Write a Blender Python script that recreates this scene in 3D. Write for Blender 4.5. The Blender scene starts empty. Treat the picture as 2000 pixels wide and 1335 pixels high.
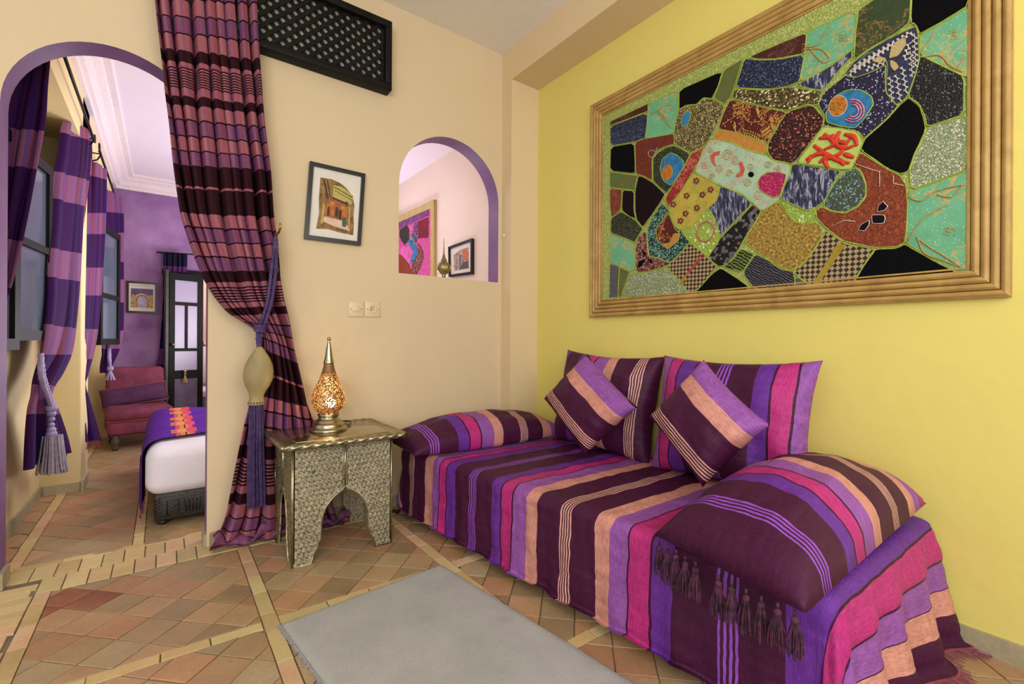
import bpy, bmesh, math, random
from mathutils import Vector, Matrix, noise as mnoise
D = bpy.data; C = bpy.context.scene.collection
sc = bpy.context.scene
PI = math.pi
# ---------------------------------------------------------------- camera, world, lights, exposure
FOC, YAW, CAMH, ROLL = 912.69, math.radians(36.688), 1.1, math.radians(.35)
cd = D.cameras.new('camera'); cam = D.objects.new('camera', cd); C.objects.link(cam); sc.camera = cam
cd.sensor_width = 36; cd.lens = 36 * FOC / 2000; cd.shift_y = (665 - 667.5) / 2000; cd.clip_start = .05
cam.location = (0, 0, CAMH)
cam.matrix_world = Matrix.Translation((0, 0, CAMH)) @ Matrix.Rotation(-YAW, 4, 'Z') @ Matrix.Rotation(PI / 2, 4, 'X') @ Matrix.Rotation(ROLL, 4, 'Z')
w = D.worlds.new('world'); sc.world = w; w.use_nodes = True
w.node_tree.nodes['Background'].inputs[0].default_value = (1, .985, .97, 1)
w.node_tree.nodes['Background'].inputs[1].default_value = .78
def area(name, loc, tgt, sx, sy, power, col):
    l = D.lights.new(name, 'AREA'); l.shape = 'RECTANGLE'; l.size = sx; l.size_y = sy; l.energy = power; l.color = col
    o = D.objects.new(name, l); C.objects.link(o); o.location = loc
    o.rotation_euler = (Vector(tgt) - Vector(loc)).to_track_quat('-Z', 'Y').to_euler(); return o
area('rear_fill_light', (-1.6, -1.6, 1.9), (1.4, 2.4, .9), 2.4, 2.0, 100, (1, .985, .96))  # unseen area fill added behind the camera in place of daylight
area('side_fill_light', (1.0, -1.6, 2.3), (1.6, 2.6, 1.0), 2.0, 1.4, 40, (1, .98, .95))  # second unseen fill added behind the camera, aimed at the back corner
area('bedroom_ceiling_fill', (1.5, 5.6, 1.1), (-.1, 5.0, 2.9), 1.4, 1.2, 62, (.97, .94, 1))  # unseen fill added inside the bedroom, aimed up to brighten its ceiling
area('bedroom_side_fill', (.9, 3.5, 2.0), (-.1, 5.6, .8), .9, .8, 24, (1, .98, .97))  # unseen fill added behind the arch wall for the bed and left wall
area('niche_fill_light', (.95, 4.6, 2.6), (2.3, 3.9, 2.0), .8, .6, 7, (1, .97, .95))  # weak unseen fill added for the pink wall beyond the niche
area('hallway_light', (.6, 8.1, 2.5), (.5, 8.3, .5), .8, .6, 26, (1, .9, .85))
sc.view_settings.view_transform = 'Standard'; sc.view_settings.look = 'None'
sc.view_settings.gamma = 1; sc.view_settings.use_curve_mapping = False
sc.view_settings.exposure = 0.0
# ---------------------------------------------------------------- measuring helpers: photo direction met with a known real plane
FX, FY, RX, RY = math.sin(YAW), math.cos(YAW), math.cos(YAW), -math.sin(YAW)
def ray(u, v):
    x, y = (u - 1000) / FOC, (665 - v) / FOC
    x, y = x * math.cos(ROLL) - y * math.sin(ROLL), x * math.sin(ROLL) + y * math.cos(ROLL)
    return (FX + RX * x, FY + RY * x, y)
def on_z(u, v, z=0.0):
    r = ray(u, v); t = (z - CAMH) / r[2]; return Vector((r[0] * t, r[1] * t, z))
def on_x(u, v, X):
    r = ray(u, v); t = X / r[0]; return Vector((X, r[1] * t, CAMH + r[2] * t))
def on_y(u, v, Y):
    r = ray(u, v); t = Y / r[1]; return Vector((r[0] * t, Y, CAMH + r[2] * t))
# ---------------------------------------------------------------- materials
def lin(h):
    if isinstance(h, str):
        h = h.lstrip('#'); c = [int(h[i:i + 2], 16) / 255 for i in (0, 2, 4)]
        return tuple((x / 12.92 if x <= .04045 else ((x + .055) / 1.055) ** 2.4) for x in c) + (1,)
    return tuple(h) + (1,) if len(h) == 3 else h
class N:
    def __init__(s, name, rough=.6, metal=0, sheen=0, spec=.5):
        s.m = D.materials.new(name); s.m.use_nodes = True; s.t = s.m.node_tree
        s.b = s.t.nodes['Principled BSDF']; s.b.inputs['Roughness'].default_value = rough
        s.b.inputs['Metallic'].default_value = metal
        s.b.inputs['Specular IOR Level'].default_value = spec
        if sheen: s.b.inputs['Sheen Weight'].default_value = sheen; s.b.inputs['Sheen Roughness'].default_value = .45
    def n(s, kind, **kw):
        nd = s.t.nodes.new('ShaderNode' + kind)
        for k, v in kw.items():
            if k.startswith('i_'): nd.inputs[k[2:].replace('_', ' ')].default_value = v
            elif k.startswith('n'): nd.inputs[int(k[1:])].default_value = v
            else: setattr(nd, k, v)
        return nd
    def l(s, a, b): s.t.links.new(a, b)
    def coord(s, which='Object', scale=(1, 1, 1), rot=(0, 0, 0)):
        tc = s.n('TexCoord'); mp = s.n('Mapping'); s.l(tc.outputs[which], mp.inputs[0])
        mp.inputs['Scale'].default_value = scale; mp.inputs['Rotation'].default_value = rot; return mp.outputs[0]
    def mix(s, f, a, b, mode='MIX'):
        m = s.n('Mix', data_type='RGBA', blend_type=mode)
        for sock, v in ((m.inputs[0], f), (m.inputs[6], a), (m.inputs[7], b)):
            if isinstance(v, (int, float)): sock.default_value = v
            elif isinstance(v, (tuple, list, str)): sock.default_value = lin(v)
            else: s.l(v, sock)
        return m.outputs[2]
    def math(s, op, a, b=0.0, c=None):
        m = s.n('Math', operation=op)
        for sock, v in zip(m.inputs, (a, b) if c is None else (a, b, c)):
            if isinstance(v, (int, float)): sock.default_value = v
            else: s.l(v, sock)
        return m.outputs[0]
    def noise(s, vec, scale, detail=3, rough=.55, out='Fac', dist=0):
        t = s.n('TexNoise'); s.l(vec, t.inputs['Vector']); t.inputs['Scale'].default_value = scale
        t.inputs['Detail'].default_value = detail; t.inputs['Roughness'].default_value = rough; t.inputs['Distortion'].default_value = dist
        return t.outputs[out]
    def vor(s, vec, scale, out='Distance', feature='F1'):
        t = s.n('TexVoronoi', feature=feature); s.l(vec, t.inputs['Vector']); t.inputs['Scale'].default_value = scale
        return t.outputs[out]
    def ramp(s, fac, stops, interp='LINEAR'):
        r = s.n('ValToRGB'); r.color_ramp.interpolation = interp; e = r.color_ramp.elements
        while len(e) > 1: e.remove(e[0])
        e[0].position = stops[0][0]; e[0].color = lin(stops[0][1])
        for p, c in stops[1:]:
            x = e.new(p); x.color = lin(c)
        s.l(fac, r.inputs[0]); return r.outputs[0]
    def steps(s, coord, stops, lo, hi):
        """constant colour bands along a coordinate, chained past 32 stops"""
        out = None; K = 9
        for i in range(0, len(stops), K):      # short ramps keep thin stripes crisp
            ch = stops[i:i + K]; a = ch[0][0]; b = stops[i + K][0] if i + K < len(stops) else hi
            f = s.math('DIVIDE', s.math('SUBTRACT', coord, a), b - a)
            r = s.ramp(f, [(max(0, (p - a) / (b - a)), c) for p, c in ch], 'CONSTANT')
            out = r if out is None else s.mix(s.math('GREATER_THAN', coord, a), out, r)
        return out
    def color(s, c):
        if isinstance(c, (tuple, list, str)): s.b.inputs['Base Color'].default_value = lin(c)
        else: s.l(c, s.b.inputs['Base Color'])
    def bump(s, h, strength=.3, dist=.01):
        b = s.n('Bump'); b.inputs['Strength'].default_value = strength; b.inputs['Distance'].default_value = dist
        s.l(h, b.inputs['Height']); s.l(b.outputs[0], s.b.inputs['Normal']); return s
def pm(name, c1, c2=None, scale=6, rough=.6, metal=0, bump=0, bscale=40, bdist=.003, sheen=0, spec=.5, stretch=(1, 1, 1), detail=4, contrast=(.35, .65)):
    m = N(name, rough, metal, sheen, spec); v = m.coord('Object', stretch)
    if c2: m.color(m.ramp(m.noise(v, scale, detail), [(contrast[0], c1), (contrast[1], c2)]))
    else: m.color(c1)
    if bump: m.bump(m.noise(v, bscale, 4), bump, bdist)
    return m.m
def plaster(name, c1, c2, scale=1.6, rough=.75):
    m = N(name, rough, spec=.3); v = m.coord('Object')
    a = m.ramp(m.noise(v, scale, 6, .6), [(.3, c1), (.7, c2)])
    m.color(a); m.bump(m.noise(v, 9, 5, .6), .25, .012); return m.m
M = {}
M['beige'] = plaster('beige plaster', '#d1bb98', '#d7c09c')
M['beige_light'] = plaster('warm beige plaster', '#d6be96', '#dac29a')
M['yellow'] = plaster('lime yellow plaster', '#d6c86c', '#dccd70', 1.2)
M['ceiling'] = plaster('pale ceiling plaster', '#e6e2da', '#eae6de')
M['cream'] = plaster('cream bedroom plaster', '#ddc893', '#e4d2a0')
M['lilac_ceiling'] = plaster('lilac white ceiling', '#e2d6e6', '#e8dcea')
M['cornice'] = plaster('moulded cornice plaster', '#dccdd4', '#e6dadc', 30)
M['pink_wall'] = plaster('pale pink plaster', '#e2cdc0', '#e8d5c8')
M['purple_wall'] = plaster('mottled purple limewash', '#7a5288', '#a582b2', 2.2)
M['purple'] = plaster('purple painted reveal', '#75507c', '#8a6490', 5, .55)
M['peach_wall'] = plaster('peach hall plaster', '#e8c0a4', '#eecbb2')
M['black_wood'] = pm('black painted wood', '#0b0a09', '#171412', 12, .55, spec=.18, bump=.3, bscale=60, stretch=(1, 1, .2))
M['black_frame'] = pm('black picture frame', '#0c0a0a', '#15110f', 20, .3)
M['black_iron'] = pm('black iron', '#0f0d0d', '#1b1818', 30, .45, metal=.6)
M['mat_white'] = pm('white picture mount', '#d8cfc4', '#ded6cc', 8, .8)
M['white_plastic'] = pm('ivory plastic', '#d9bf9a', '#dcc4a0', 5, .35)
M['hole'] = pm('dark socket hole', '#4a3a28', rough=.6)
M['grey_glass'] = None
def glass(name, col, rough=.05, alpha=.35):
    m = N(name, rough); m.color(col); m.b.inputs['Alpha'].default_value = alpha; m.b.inputs['Specular IOR Level'].default_value = 1; return m.m
M['glass_blue'] = glass('window glass painted bluish reflection', '#667282', .1, .62)  # blue grey tint paints in the reflection on the casement panes
M['glass_lilac_refl'] = glass('door glass painted lilac reflection', '#a59ab8', .35, .9)  # lilac tint paints in the purple curtains reflected by the door panes
M['glass_clear'] = glass('clear picture glass', '#ffffff', .03, .05)
def grout():
    m = N('sandy mortar', .9); v = m.coord('Object'); m.color(m.ramp(m.noise(v, 14, 5), [(.3, '#665a44'), (.7, '#84785a')])); m.bump(m.noise(v, 120, 3), .4, .002); return m.m
M['grout'] = grout()
def tile(name, c1, c2, c3, rough=.42):
    m = N(name, rough, spec=.45); v = m.coord('Object'); oi = m.n('ObjectInfo')
    off = m.n('VectorMath', operation='ADD'); m.l(v, off.inputs[0])
    cb = m.n('CombineXYZ'); m.l(m.math('MULTIPLY', oi.outputs['Random'], 37.0), cb.inputs[0]); m.l(cb.outputs[0], off.inputs[1])
    base = m.ramp(m.noise(off.outputs[0], 5, 5, .6), [(.25, c1), (.5, c2), (.8, c3)])
    base = m.mix(m.math('MULTIPLY', m.noise(off.outputs[0], 60, 4), .45), base, c1, 'MULTIPLY')
    hsv = m.n('HueSaturation'); m.l(base, hsv.inputs['Color']); m.l(m.math('ADD', m.math('MULTIPLY', oi.outputs['Random'], .28), 1.02), hsv.inputs['Value'])
    m.color(hsv.outputs[0]); m.bump(m.noise(off.outputs[0], 34, 5), .22, .004); return m.m
TC = [tile('terracotta tile ochre', '#9c8262', '#a98d68', '#b39a76'), tile('terracotta tile rose', '#a38260', '#af8d68', '#b89a76'),
      tile('terracotta tile sand', '#9e8868', '#a89270', '#b29e7e'), tile('terracotta tile orange', '#a37a58', '#ae8562', '#b89270'),
      tile('terracotta tile brown', '#917858', '#9e8462', '#aa906e')]
TS = [tile('stone skirting tile', '#948a6e', '#a59a7c', '#b0a68a', .6)]
TRED = tile('terracotta tile worn red', '#7c4430', '#9c6448', '#b28a6a')
TL = [tile('cream border tile', '#b6a272', '#c6b280', '#cebc90', .5), tile('straw border tile', '#b59c6a', '#c2a876', '#ccb486', .5), tile('pale rose border tile', '#c09a78', '#ccab86', '#d2b898', .5)]
# ---------------------------------------------------------------- mesh builder
class MB:
    def __init__(s): s.v = []; s.f = []; s.mi = []; s.uv = None; s.sm = []
    def add(s, vs, fs, mi=0, smooth=False):
        o = len(s.v); s.v += [tuple(p) for p in vs]
        for f in fs: s.f.append(tuple(i + o for i in f)); s.mi.append(mi); s.sm.append(smooth)
        return s
    def box(s, a, b, mi=0):
        x0, y0, z0 = a; x1, y1, z1 = b
        return s.add([(x0,y0,z0),(x1,y0,z0),(x1,y1,z0),(x0,y1,z0),(x0,y0,z1),(x1,y0,z1),(x1,y1,z1),(x0,y1,z1)],
                     [(0,3,2,1),(4,5,6,7),(0,1,5,4),(1,2,6,5),(2,3,7,6),(3,0,4,7)], mi)
    def tube(s, path, r, n=8, mi=0, caps=True, twist=0, lobes=0, ld=0):
        path = [Vector(p) for p in path]; rs = r if isinstance(r, (list, tuple)) else [r] * len(path)
        rings = []; up = Vector((0, 0, 1)); L = 0
        t0 = (path[1] - path[0]).normalized()
        ref = up if abs(t0.dot(up)) < .9 else Vector((1, 0, 0))
        nrm = t0.cross(ref).normalized()
        for i, p in enumerate(path):
            t = (path[min(i + 1, len(path) - 1)] - path[max(i - 1, 0)]).normalized()
            nrm = (nrm - t * nrm.dot(t)).normalized(); bi = t.cross(nrm)
            if i: L += (p - path[i - 1]).length
            ring = []
            for k in range(n):
                a = 2 * PI * k / n; rr = rs[i] * (1 + (ld * math.cos(lobes * a + twist * L) if lobes else 0))
                ring.append(p + nrm * math.cos(a) * rr + bi * math.sin(a) * rr)
            rings.append(ring)
        vs = [q for g in rings for q in g]; fs = []
        for i in range(len(path) - 1):
            for k in range(n): fs.append((i*n+k, i*n+(k+1) % n, (i+1)*n+(k+1) % n, (i+1)*n+k))
        if caps: fs += [tuple(range(n))[::-1], tuple((len(path)-1)*n+k for k in range(n))]
        return s.add(vs, fs, mi, True)
    def lathe(s, prof, n=24, c=(0, 0, 0), mi=0, cap=True):
        vs = []; fs = []
        for r, z in prof:
            for k in range(n):
                a = 2 * PI * k / n; vs.append((c[0] + r * math.cos(a), c[1] + r * math.sin(a), c[2] + z))
        for i in range(len(prof) - 1):
            for k in range(n): fs.append((i*n+k, i*n+(k+1) % n, (i+1)*n+(k+1) % n, (i+1)*n+k))
        if cap: fs += [tuple(range(n))[::-1], tuple((len(prof)-1)*n+k for k in range(n))]
        return s.add(vs, fs, mi, True)
    def ball(s, c, r, n=12, mi=0, sc=(1, 1, 1)):
        pr = [(r * math.sin(PI * i / (n // 2 + 2)) + 1e-5, -r * math.cos(PI * i / (n // 2 + 2))) for i in range(n // 2 + 3)]
        o = len(s.v); s.lathe(pr, n, (0, 0, 0), mi, False)
        for i in range(o, len(s.v)): p = s.v[i]; s.v[i] = (c[0] + p[0] * sc[0], c[1] + p[1] * sc[1], c[2] + p[2] * sc[2])
        return s
    def rbox(s, a, b, r=.01, seg=3, mi=0):
        bm = bmesh.new(); bmesh.ops.create_cube(bm, size=1)
        for q in bm.verts: q.co = Vector([(a[i] + b[i]) / 2 + q.co[i] * (b[i] - a[i]) for i in range(3)])
        bmesh.ops.bevel(bm, geom=bm.edges[:], offset=r, segments=seg, profile=.5, affect='EDGES')
        bm.verts.index_update(); s.add([v.co for v in bm.verts], [[v.index for v in f.verts] for f in bm.faces], mi, True); bm.free(); return s
    def prism(s, pts, depth, mi=0, side=None, inset=0):
        """polygon of 3D points extruded by a vector"""
        n = len(pts); d = Vector(depth); P = [Vector(p) for p in pts]; Q = [p + d for p in P]
        if inset:
            c = sum(P, Vector()) / n; Q = [q + (c - p).normalized() * min(inset, (c - p).length * .4) for p, q in zip(P, Q)]
        fs = [tuple(range(n, 2 * n))] + [(i, (i + 1) % n, (i + 1) % n + n, i + n) for i in range(n)] + [tuple(range(n))[::-1]]
        o = len(s.f); s.add(P + Q, fs, mi)
        return s
    def xf(s, mat, start=0):
        for i in range(start, len(s.v)): s.v[i] = tuple(mat @ Vector(s.v[i]))
        return s
    def build(s, name, mats, parent=None, loc=None, uv=None, fixn=True):
        me = D.meshes.new(name)
        org = Vector(loc) if loc is not None else Vector((0, 0, 0))
        me.from_pydata([tuple(Vector(p) - org) for p in s.v] if loc is not None else s.v, [], s.f)
        for m in (mats if isinstance(mats, (list, tuple)) else [mats]): me.materials.append(m)
        me.polygons.foreach_set('material_index', s.mi); me.polygons.foreach_set('use_smooth', s.sm)
        uvs = uv or s.uv
        if uvs:
            lay = me.uv_layers.new(name='UVMap')
            for lp in me.loops: lay.data[lp.index].uv = uvs[lp.vertex_index]
        if fixn and len(s.f) < 9000:
            bm = bmesh.new(); bm.from_mesh(me); bmesh.ops.recalc_face_normals(bm, faces=bm.faces[:]); bm.to_mesh(me); bm.free()
        me.update(); o = D.objects.new(name, me); C.objects.link(o)
        if loc is not None: o.location = org
        if parent is not None:
            o.parent = parent
            if parent.type == 'EMPTY': o.matrix_parent_inverse = parent.matrix_basis.inverted()   # meshes are built in world measure
        return o
def tag(o, label, cat, group=None, kind=None):
    o['label'] = label; o['category'] = cat
    if group: o['group'] = group
    if kind: o['kind'] = kind
    return o
def thing(name, loc, label, cat, group=None):
    o = D.objects.new(name, None); C.objects.link(o); o.location = loc; o.empty_display_size = .05
    return tag(o, label, cat, group)
def struct(o): o['kind'] = 'structure'; return o
def sbox(name, a, b, m): return struct(MB().box(a, b).build(name, m))
def arc(cx, cz, r, a0, a1, n): return [(cx + r * math.cos(a0 + (a1 - a0) * i / n), cz + r * math.sin(a0 + (a1 - a0) * i / n)) for i in range(n + 1)]
def cr(keys, t):
    """Catmull-Rom through key tuples, t in 0..len-1"""
    i = min(int(t), len(keys) - 2); f = t - i
    p = [keys[max(i - 1, 0)], keys[i], keys[i + 1], keys[min(i + 2, len(keys) - 1)]]
    return [.5 * (2 * p[1][k] + (p[2][k] - p[0][k]) * f + (2 * p[0][k] - 5 * p[1][k] + 4 * p[2][k] - p[3][k]) * f * f + (3 * p[1][k] - p[0][k] - 3 * p[2][k] + p[3][k]) * f ** 3) for k in range(len(p[1]))]
# ================================================================ SETTING
WY, WT = 2.94, .135          # front plane and thickness of the back wall
XW, X1, YP = 2.346, 2.085, 2.82   # yellow wall, pilaster side, pilaster front
ZC = 3.30
floor = struct(MB().box((-2.6, -1.5, -.08), (2.5, 9.2, -.007)).build('floor', M['grout']))
# --- back wall with the arch and the niche cut through it
def hole(cx, hw, zs, zb, n=28):
    pts = [(cx - hw, zb)] + [(cx - hw * math.cos(PI * i / n), zs + hw * math.sin(PI * i / n)) for i in range(n + 1)] + [(cx + hw, zb)]
    return pts
HA = hole(-.193, .379, 2.117, 0.0); HN = hole(1.65, .403, 2.14, 1.545)
def wall_with_holes():
    m = MB()
    def col(xa, xb, segs):
        for za0, za1, zb0, zb1 in segs:
            m.add([(xa, WY, za0), (xb, WY, zb0), (xb, WY, zb1), (xa, WY, za1)], [(0, 1, 2, 3)])
            m.add([(xa, WY + WT, za0), (xb, WY + WT, zb0), (xb, WY + WT, zb1), (xa, WY + WT, za1)], [(3, 2, 1, 0)], 1)
    col(-2.6, HA[0][0], [(0, ZC, 0, ZC)])
    for H_, z0 in ((HA, None), (HN, 1.545)):
        for a, b in zip(H_[1:-1], H_[2:-1]):
            s = [(a[1], ZC, b[1], ZC)]
            if z0: s.append((0, z0, 0, z0))
            col(a[0], b[0], s)
    col(HA[-1][0], HN[0][0], [(0, ZC, 0, ZC)]); col(HN[-1][0], XW, [(0, ZC, 0, ZC)])
    return m
wb = struct(wall_with_holes().build('wall_back', [M['beige'], M['cream']], fixn=False))
def reveal(H_, name, sill=False):
    m = MB(); n = len(H_)
    vs = [(x, WY, z) for x, z in H_] + [(x, WY + WT, z) for x, z in H_]
    m.add(vs, [(i, i + 1, n + i + 1, n + i) for i in range(n - 1)], 0, False)
    if sill: m.add([vs[0], vs[n - 1], vs[2 * n - 1], vs[n]], [(0, 1, 2, 3)], 1)
    o = struct(m.build(name, [M['purple'], M['beige_light']], fixn=False))
    for p in o.data.polygons[:n - 1]: p.use_smooth = 2 < p.index < n - 4
    return o
reveal(HA, 'trim_1'); reveal(HN, 'trim_2', True)
# pilaster and beam, one plaster piece along the yellow wall
m = MB(); m.box((X1, YP, 0), (XW + .02, WY - .001, ZC)); m.box((X1, -1.4, 3.062), (XW + .02, YP, ZC)); struct(m.build('trim_3', M['beige_light']))
sbox('wall_right', (XW, -1.4, 0), (XW + .12, WY, ZC + .02), M['yellow'])
sbox('ceiling', (-2.6, -.6, ZC), (XW + .12, WY + .06, ZC + .08), M['ceiling'])
# --- bedroom shell
BX0, BX1, BY1, BZ, PX = -.69, 2.29, 7.1, 2.99, -.475
def wall_left_bed():
    m = MB()
    for (a, b, w0, w1) in ((3.075, 4.55, 3.42, 4.15), (4.93, 6.85, 5.3, 6.0)):
        m.box((BX0 - .12, a, 0), (BX0, b, 1.08)); m.box((BX0 - .12, a, 2.12), (BX0, b, 2.52))
        m.box((BX0 - .12, a, 1.08), (BX0, w0, 2.12)); m.box((BX0 - .12, w1, 1.08), (BX0, b, 2.12))
    for a, b in ((4.55, 4.93), (6.85, BY1)): m.rbox((BX0 - .12, a, -.02), (PX, b, BZ), .012, 2)
    m.box((BX0 - .12, 3.075, 2.5), (PX, BY1, BZ))
    return m
struct(wall_left_bed().build('wall_left', M['cream']))
sbox('wall_far_right', (BX1, WY + WT, 0), (BX1 + .12, BY1, BZ + .1), M['pink_wall'])
DX0, DX1, DZ = .01, .86, 1.93
m = MB(); m.box((PX - .3, BY1, 0), (DX0, BY1 + .12, BZ)); m.box((DX1, BY1, 0), (BX1 + .1, BY1 + .12, BZ)); m.box((DX0, BY1, DZ), (DX1, BY1 + .12, BZ))
struct(m.build('wall_far', M['purple_wall']))
m = MB(); m.box((DX0, BY1 - .02, 0), (DX0 + .05, BY1 + .13, DZ)); m.box((DX1 - .05, BY1 - .02, 0), (DX1, BY1 + .13, DZ)); m.box((DX0 - .03, BY1 - .03, DZ - .05), (DX1 + .03, BY1 + .13, DZ + .02))
struct(m.build('trim_4', M['black_wood']))
sbox('ceiling', (BX0 - .1, WY + WT, BZ), (BX1 + .12, BY1 + .12, BZ + .08), M['lilac_ceiling'])
def cornice():
    m = MB()
    prof = [(0, -.15), (.03, -.15), (.035, -.12), (.06, -.115), (.09, -.07), (.13, -.05), (.14, -.03), (.18, -.028), (.19, 0), (0, 0)]
    ring = [[(PX + a, 3.1, BZ + b), (PX + a, BY1 - a, BZ + b), (BX1, BY1 - a, BZ + b)] for a, b in prof]
    vs = [p for r in ring for p in r]; n = len(prof)
    m.add(vs, [(3 * i + k, 3 * i + k + 1, 3 * ((i + 1) % n) + k + 1, 3 * ((i + 1) % n) + k) for i in range(n) for k in (0, 1)])
    return m
struct(cornice().build('trim_5', M['cornice']))
# --- hall beyond the far door
m = MB(); m.box((-1.2, 9.0, 0), (2.2, 9.1, 2.9)); m.box((2.1, 7.2, 0), (2.2, 9.0, 2.9)); m.box((-1.2, 7.22, 0), (-1.1, 9.0, 2.9))
struct(m.build('wall_hall', M['peach_wall'])); sbox('ceiling', (-1.2, 7.22, 2.9), (2.2, 9.1, 2.96), M['peach_wall'])
# ---------------------------------------------------------------- skirting tiles
def skirt(name, runs, parent=None):
    base = None
    for k, (p, q, off, h) in enumerate(runs):
        p, q = Vector(p), Vector(q); L = (q - p).length; d = (q - p) / L; nrm = Vector(off)
        n = max(1, round(L / .2))
        if base is None:
            base = struct(MB().prism([p, q, q + Vector((0, 0, h - .006)), p + Vector((0, 0, h - .006))], nrm * .004).build(name, M['grout']))
        for i in range(n):
            a, b = p + d * (L * i / n + .003), p + d * (L * (i + 1) / n - .003); hh = h + random.uniform(-.004, .003)
            MB().prism([a, b, b + Vector((0, 0, hh)), a + Vector((0, 0, hh))], nrm * random.uniform(.012, .017), inset=.002).build('skirting_tile', TS[0], base)
R_ = random.Random(4)
random.seed(11)
skirt('baseboard_right', [((XW, -.6, 0), (XW, YP, 0), (-1, 0, 0), .075)])
skirt('baseboard_back', [((.2, WY, 0), (X1, WY, 0), (0, -1, 0), .075), ((-1.4, WY, 0), (-.572, WY, 0), (0, -1, 0), .075), ((.186, WY + WT, 0), (.186, WY, 0), (-1, 0, 0), .07), ((-.572, WY, 0), (-.572, WY + WT, 0), (1, 0, 0), .07)])
skirt('baseboard_left', [((BX0, 3.17, 0), (BX0, 4.55, 0), (1, 0, 0), .07), ((BX0 + .02, 4.55, 0), (PX, 4.55, 0), (0, -1, 0), .07), ((PX, 4.54, 0), (PX, 4.94, 0), (1, 0, 0), .07), ((BX0, 4.94, 0), (BX0, 6.85, 0), (1, 0, 0), .07)])
# ---------------------------------------------------------------- floor tiles
def clip(poly, x0, x1, y0, y1):
    for ax, lim, sg in ((0, x0, 1), (0, x1, -1), (1, y0, 1), (1, y1, -1)):
        out = []
        for i, p in enumerate(poly):
            q = poly[(i + 1) % len(poly)]; dp, dq = sg * (p[ax] - lim), sg * (q[ax] - lim)
            if dp >= 0: out.append(p)
            if (dp >= 0) != (dq >= 0): t = dp / (dp - dq); out.append((p[0] + (q[0] - p[0]) * t, p[1] + (q[1] - p[1]) * t))
        poly = out
        if len(poly) < 3: return []
    return poly
def parea(p): return abs(sum(p[i][0] * p[(i + 1) % len(p)][1] - p[(i + 1) % len(p)][0] * p[i][1] for i in range(len(p)))) / 2
tiles = []   # (kind, polygon)
VS = [(-.44, -.385), (.312, .368), (1.092, 1.15), (1.85, 1.905)]; HS = [(-.35, -.295), (.42, .475), (1.2, 1.255), (1.985, 2.04), (2.815, 2.94)]
G = .002
def diamonds(x0, x1, y0, y1, p=.138):
    h = p * math.sqrt(2) / 2; cx, cy = (x0 + x1) / 2, (y0 + y1) / 2
    n = int(max(x1 - x0, y1 - y0) / h) + 3
    for i in range(-n, n):
        for j in range(-n, n):
            if (i + j) % 2: continue
            c = (cx + i * h, cy + j * h); q = h - G * 1.5
            jx = [random.uniform(-.0025, .0025) for _ in range(4)]
            P = clip([(c[0] - q + jx[0], c[1]), (c[0], c[1] - q + jx[1]), (c[0] + q + jx[2], c[1]), (c[0], c[1] + q + jx[3])], x0 + G, x1 - G, y0 + G, y1 - G)
            if P and parea(P) > .0007: tiles.append(('t', P))
def strip(x0, x1, y0, y1, L):
    along = 0 if x1 - x0 > y1 - y0 else 1
    a, b = (x0, x1) if along == 0 else (y0, y1); p = a
    while p < b - .02:
        q = min(p + L * random.uniform(.85, 1.15), b); q = b if b - q < L * .35 else q
        P = [(p + G, y0 + G), (q - G, y0 + G), (q - G, y1 - G), (p + G, y1 - G)] if along == 0 else [(x0 + G, p + G), (x1 - G, p + G), (x1 - G, q - G), (x0 + G, q - G)]
        tiles.append(('b', [(x + random.uniform(-.0015, .0015), y + random.uniform(-.0015, .0015)) for x, y in P])); p = q
for i in range(4):
    xa, xb = VS[i][1], (VS[i + 1][0] if i < 3 else XW)
    for j in range(4): diamonds(xa, xb, HS[j][1], HS[j + 1][0])
    for j in range(4): strip(xa, xb, HS[j][0], HS[j][1], .17)
for a, b in VS: strip(a, b, -.3, 2.83, .17)
y = 2.83
for r0, r1 in ((2.83, 2.99), (3.0, 3.155)):
    x = -.44 if r0 < 2.9 else -.57
    while x < (.185 if r0 > 2.9 else .185):
        tiles.append(('b', [(x + G, r0 + G), (x + .082 - G, r0 + G), (x + .082 - G, r1 - G), (x + G, r1 - G)])); x += .083
strip(.2, X1, 2.83, WY - .012, .17)
y = .9
while y < 2.92:        # narrow courses left of the long border
    x = -1.5 + random.uniform(0, .1)
    while x < -.46:
        x2 = min(x + .17, -.442); tiles.append(('b', [(x + G, y + G), (x2 - G, y + G), (x2 - G, y + .062 - G), (x + G, y + .062 - G)])); x = x2 + .001
    y += .064
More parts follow.
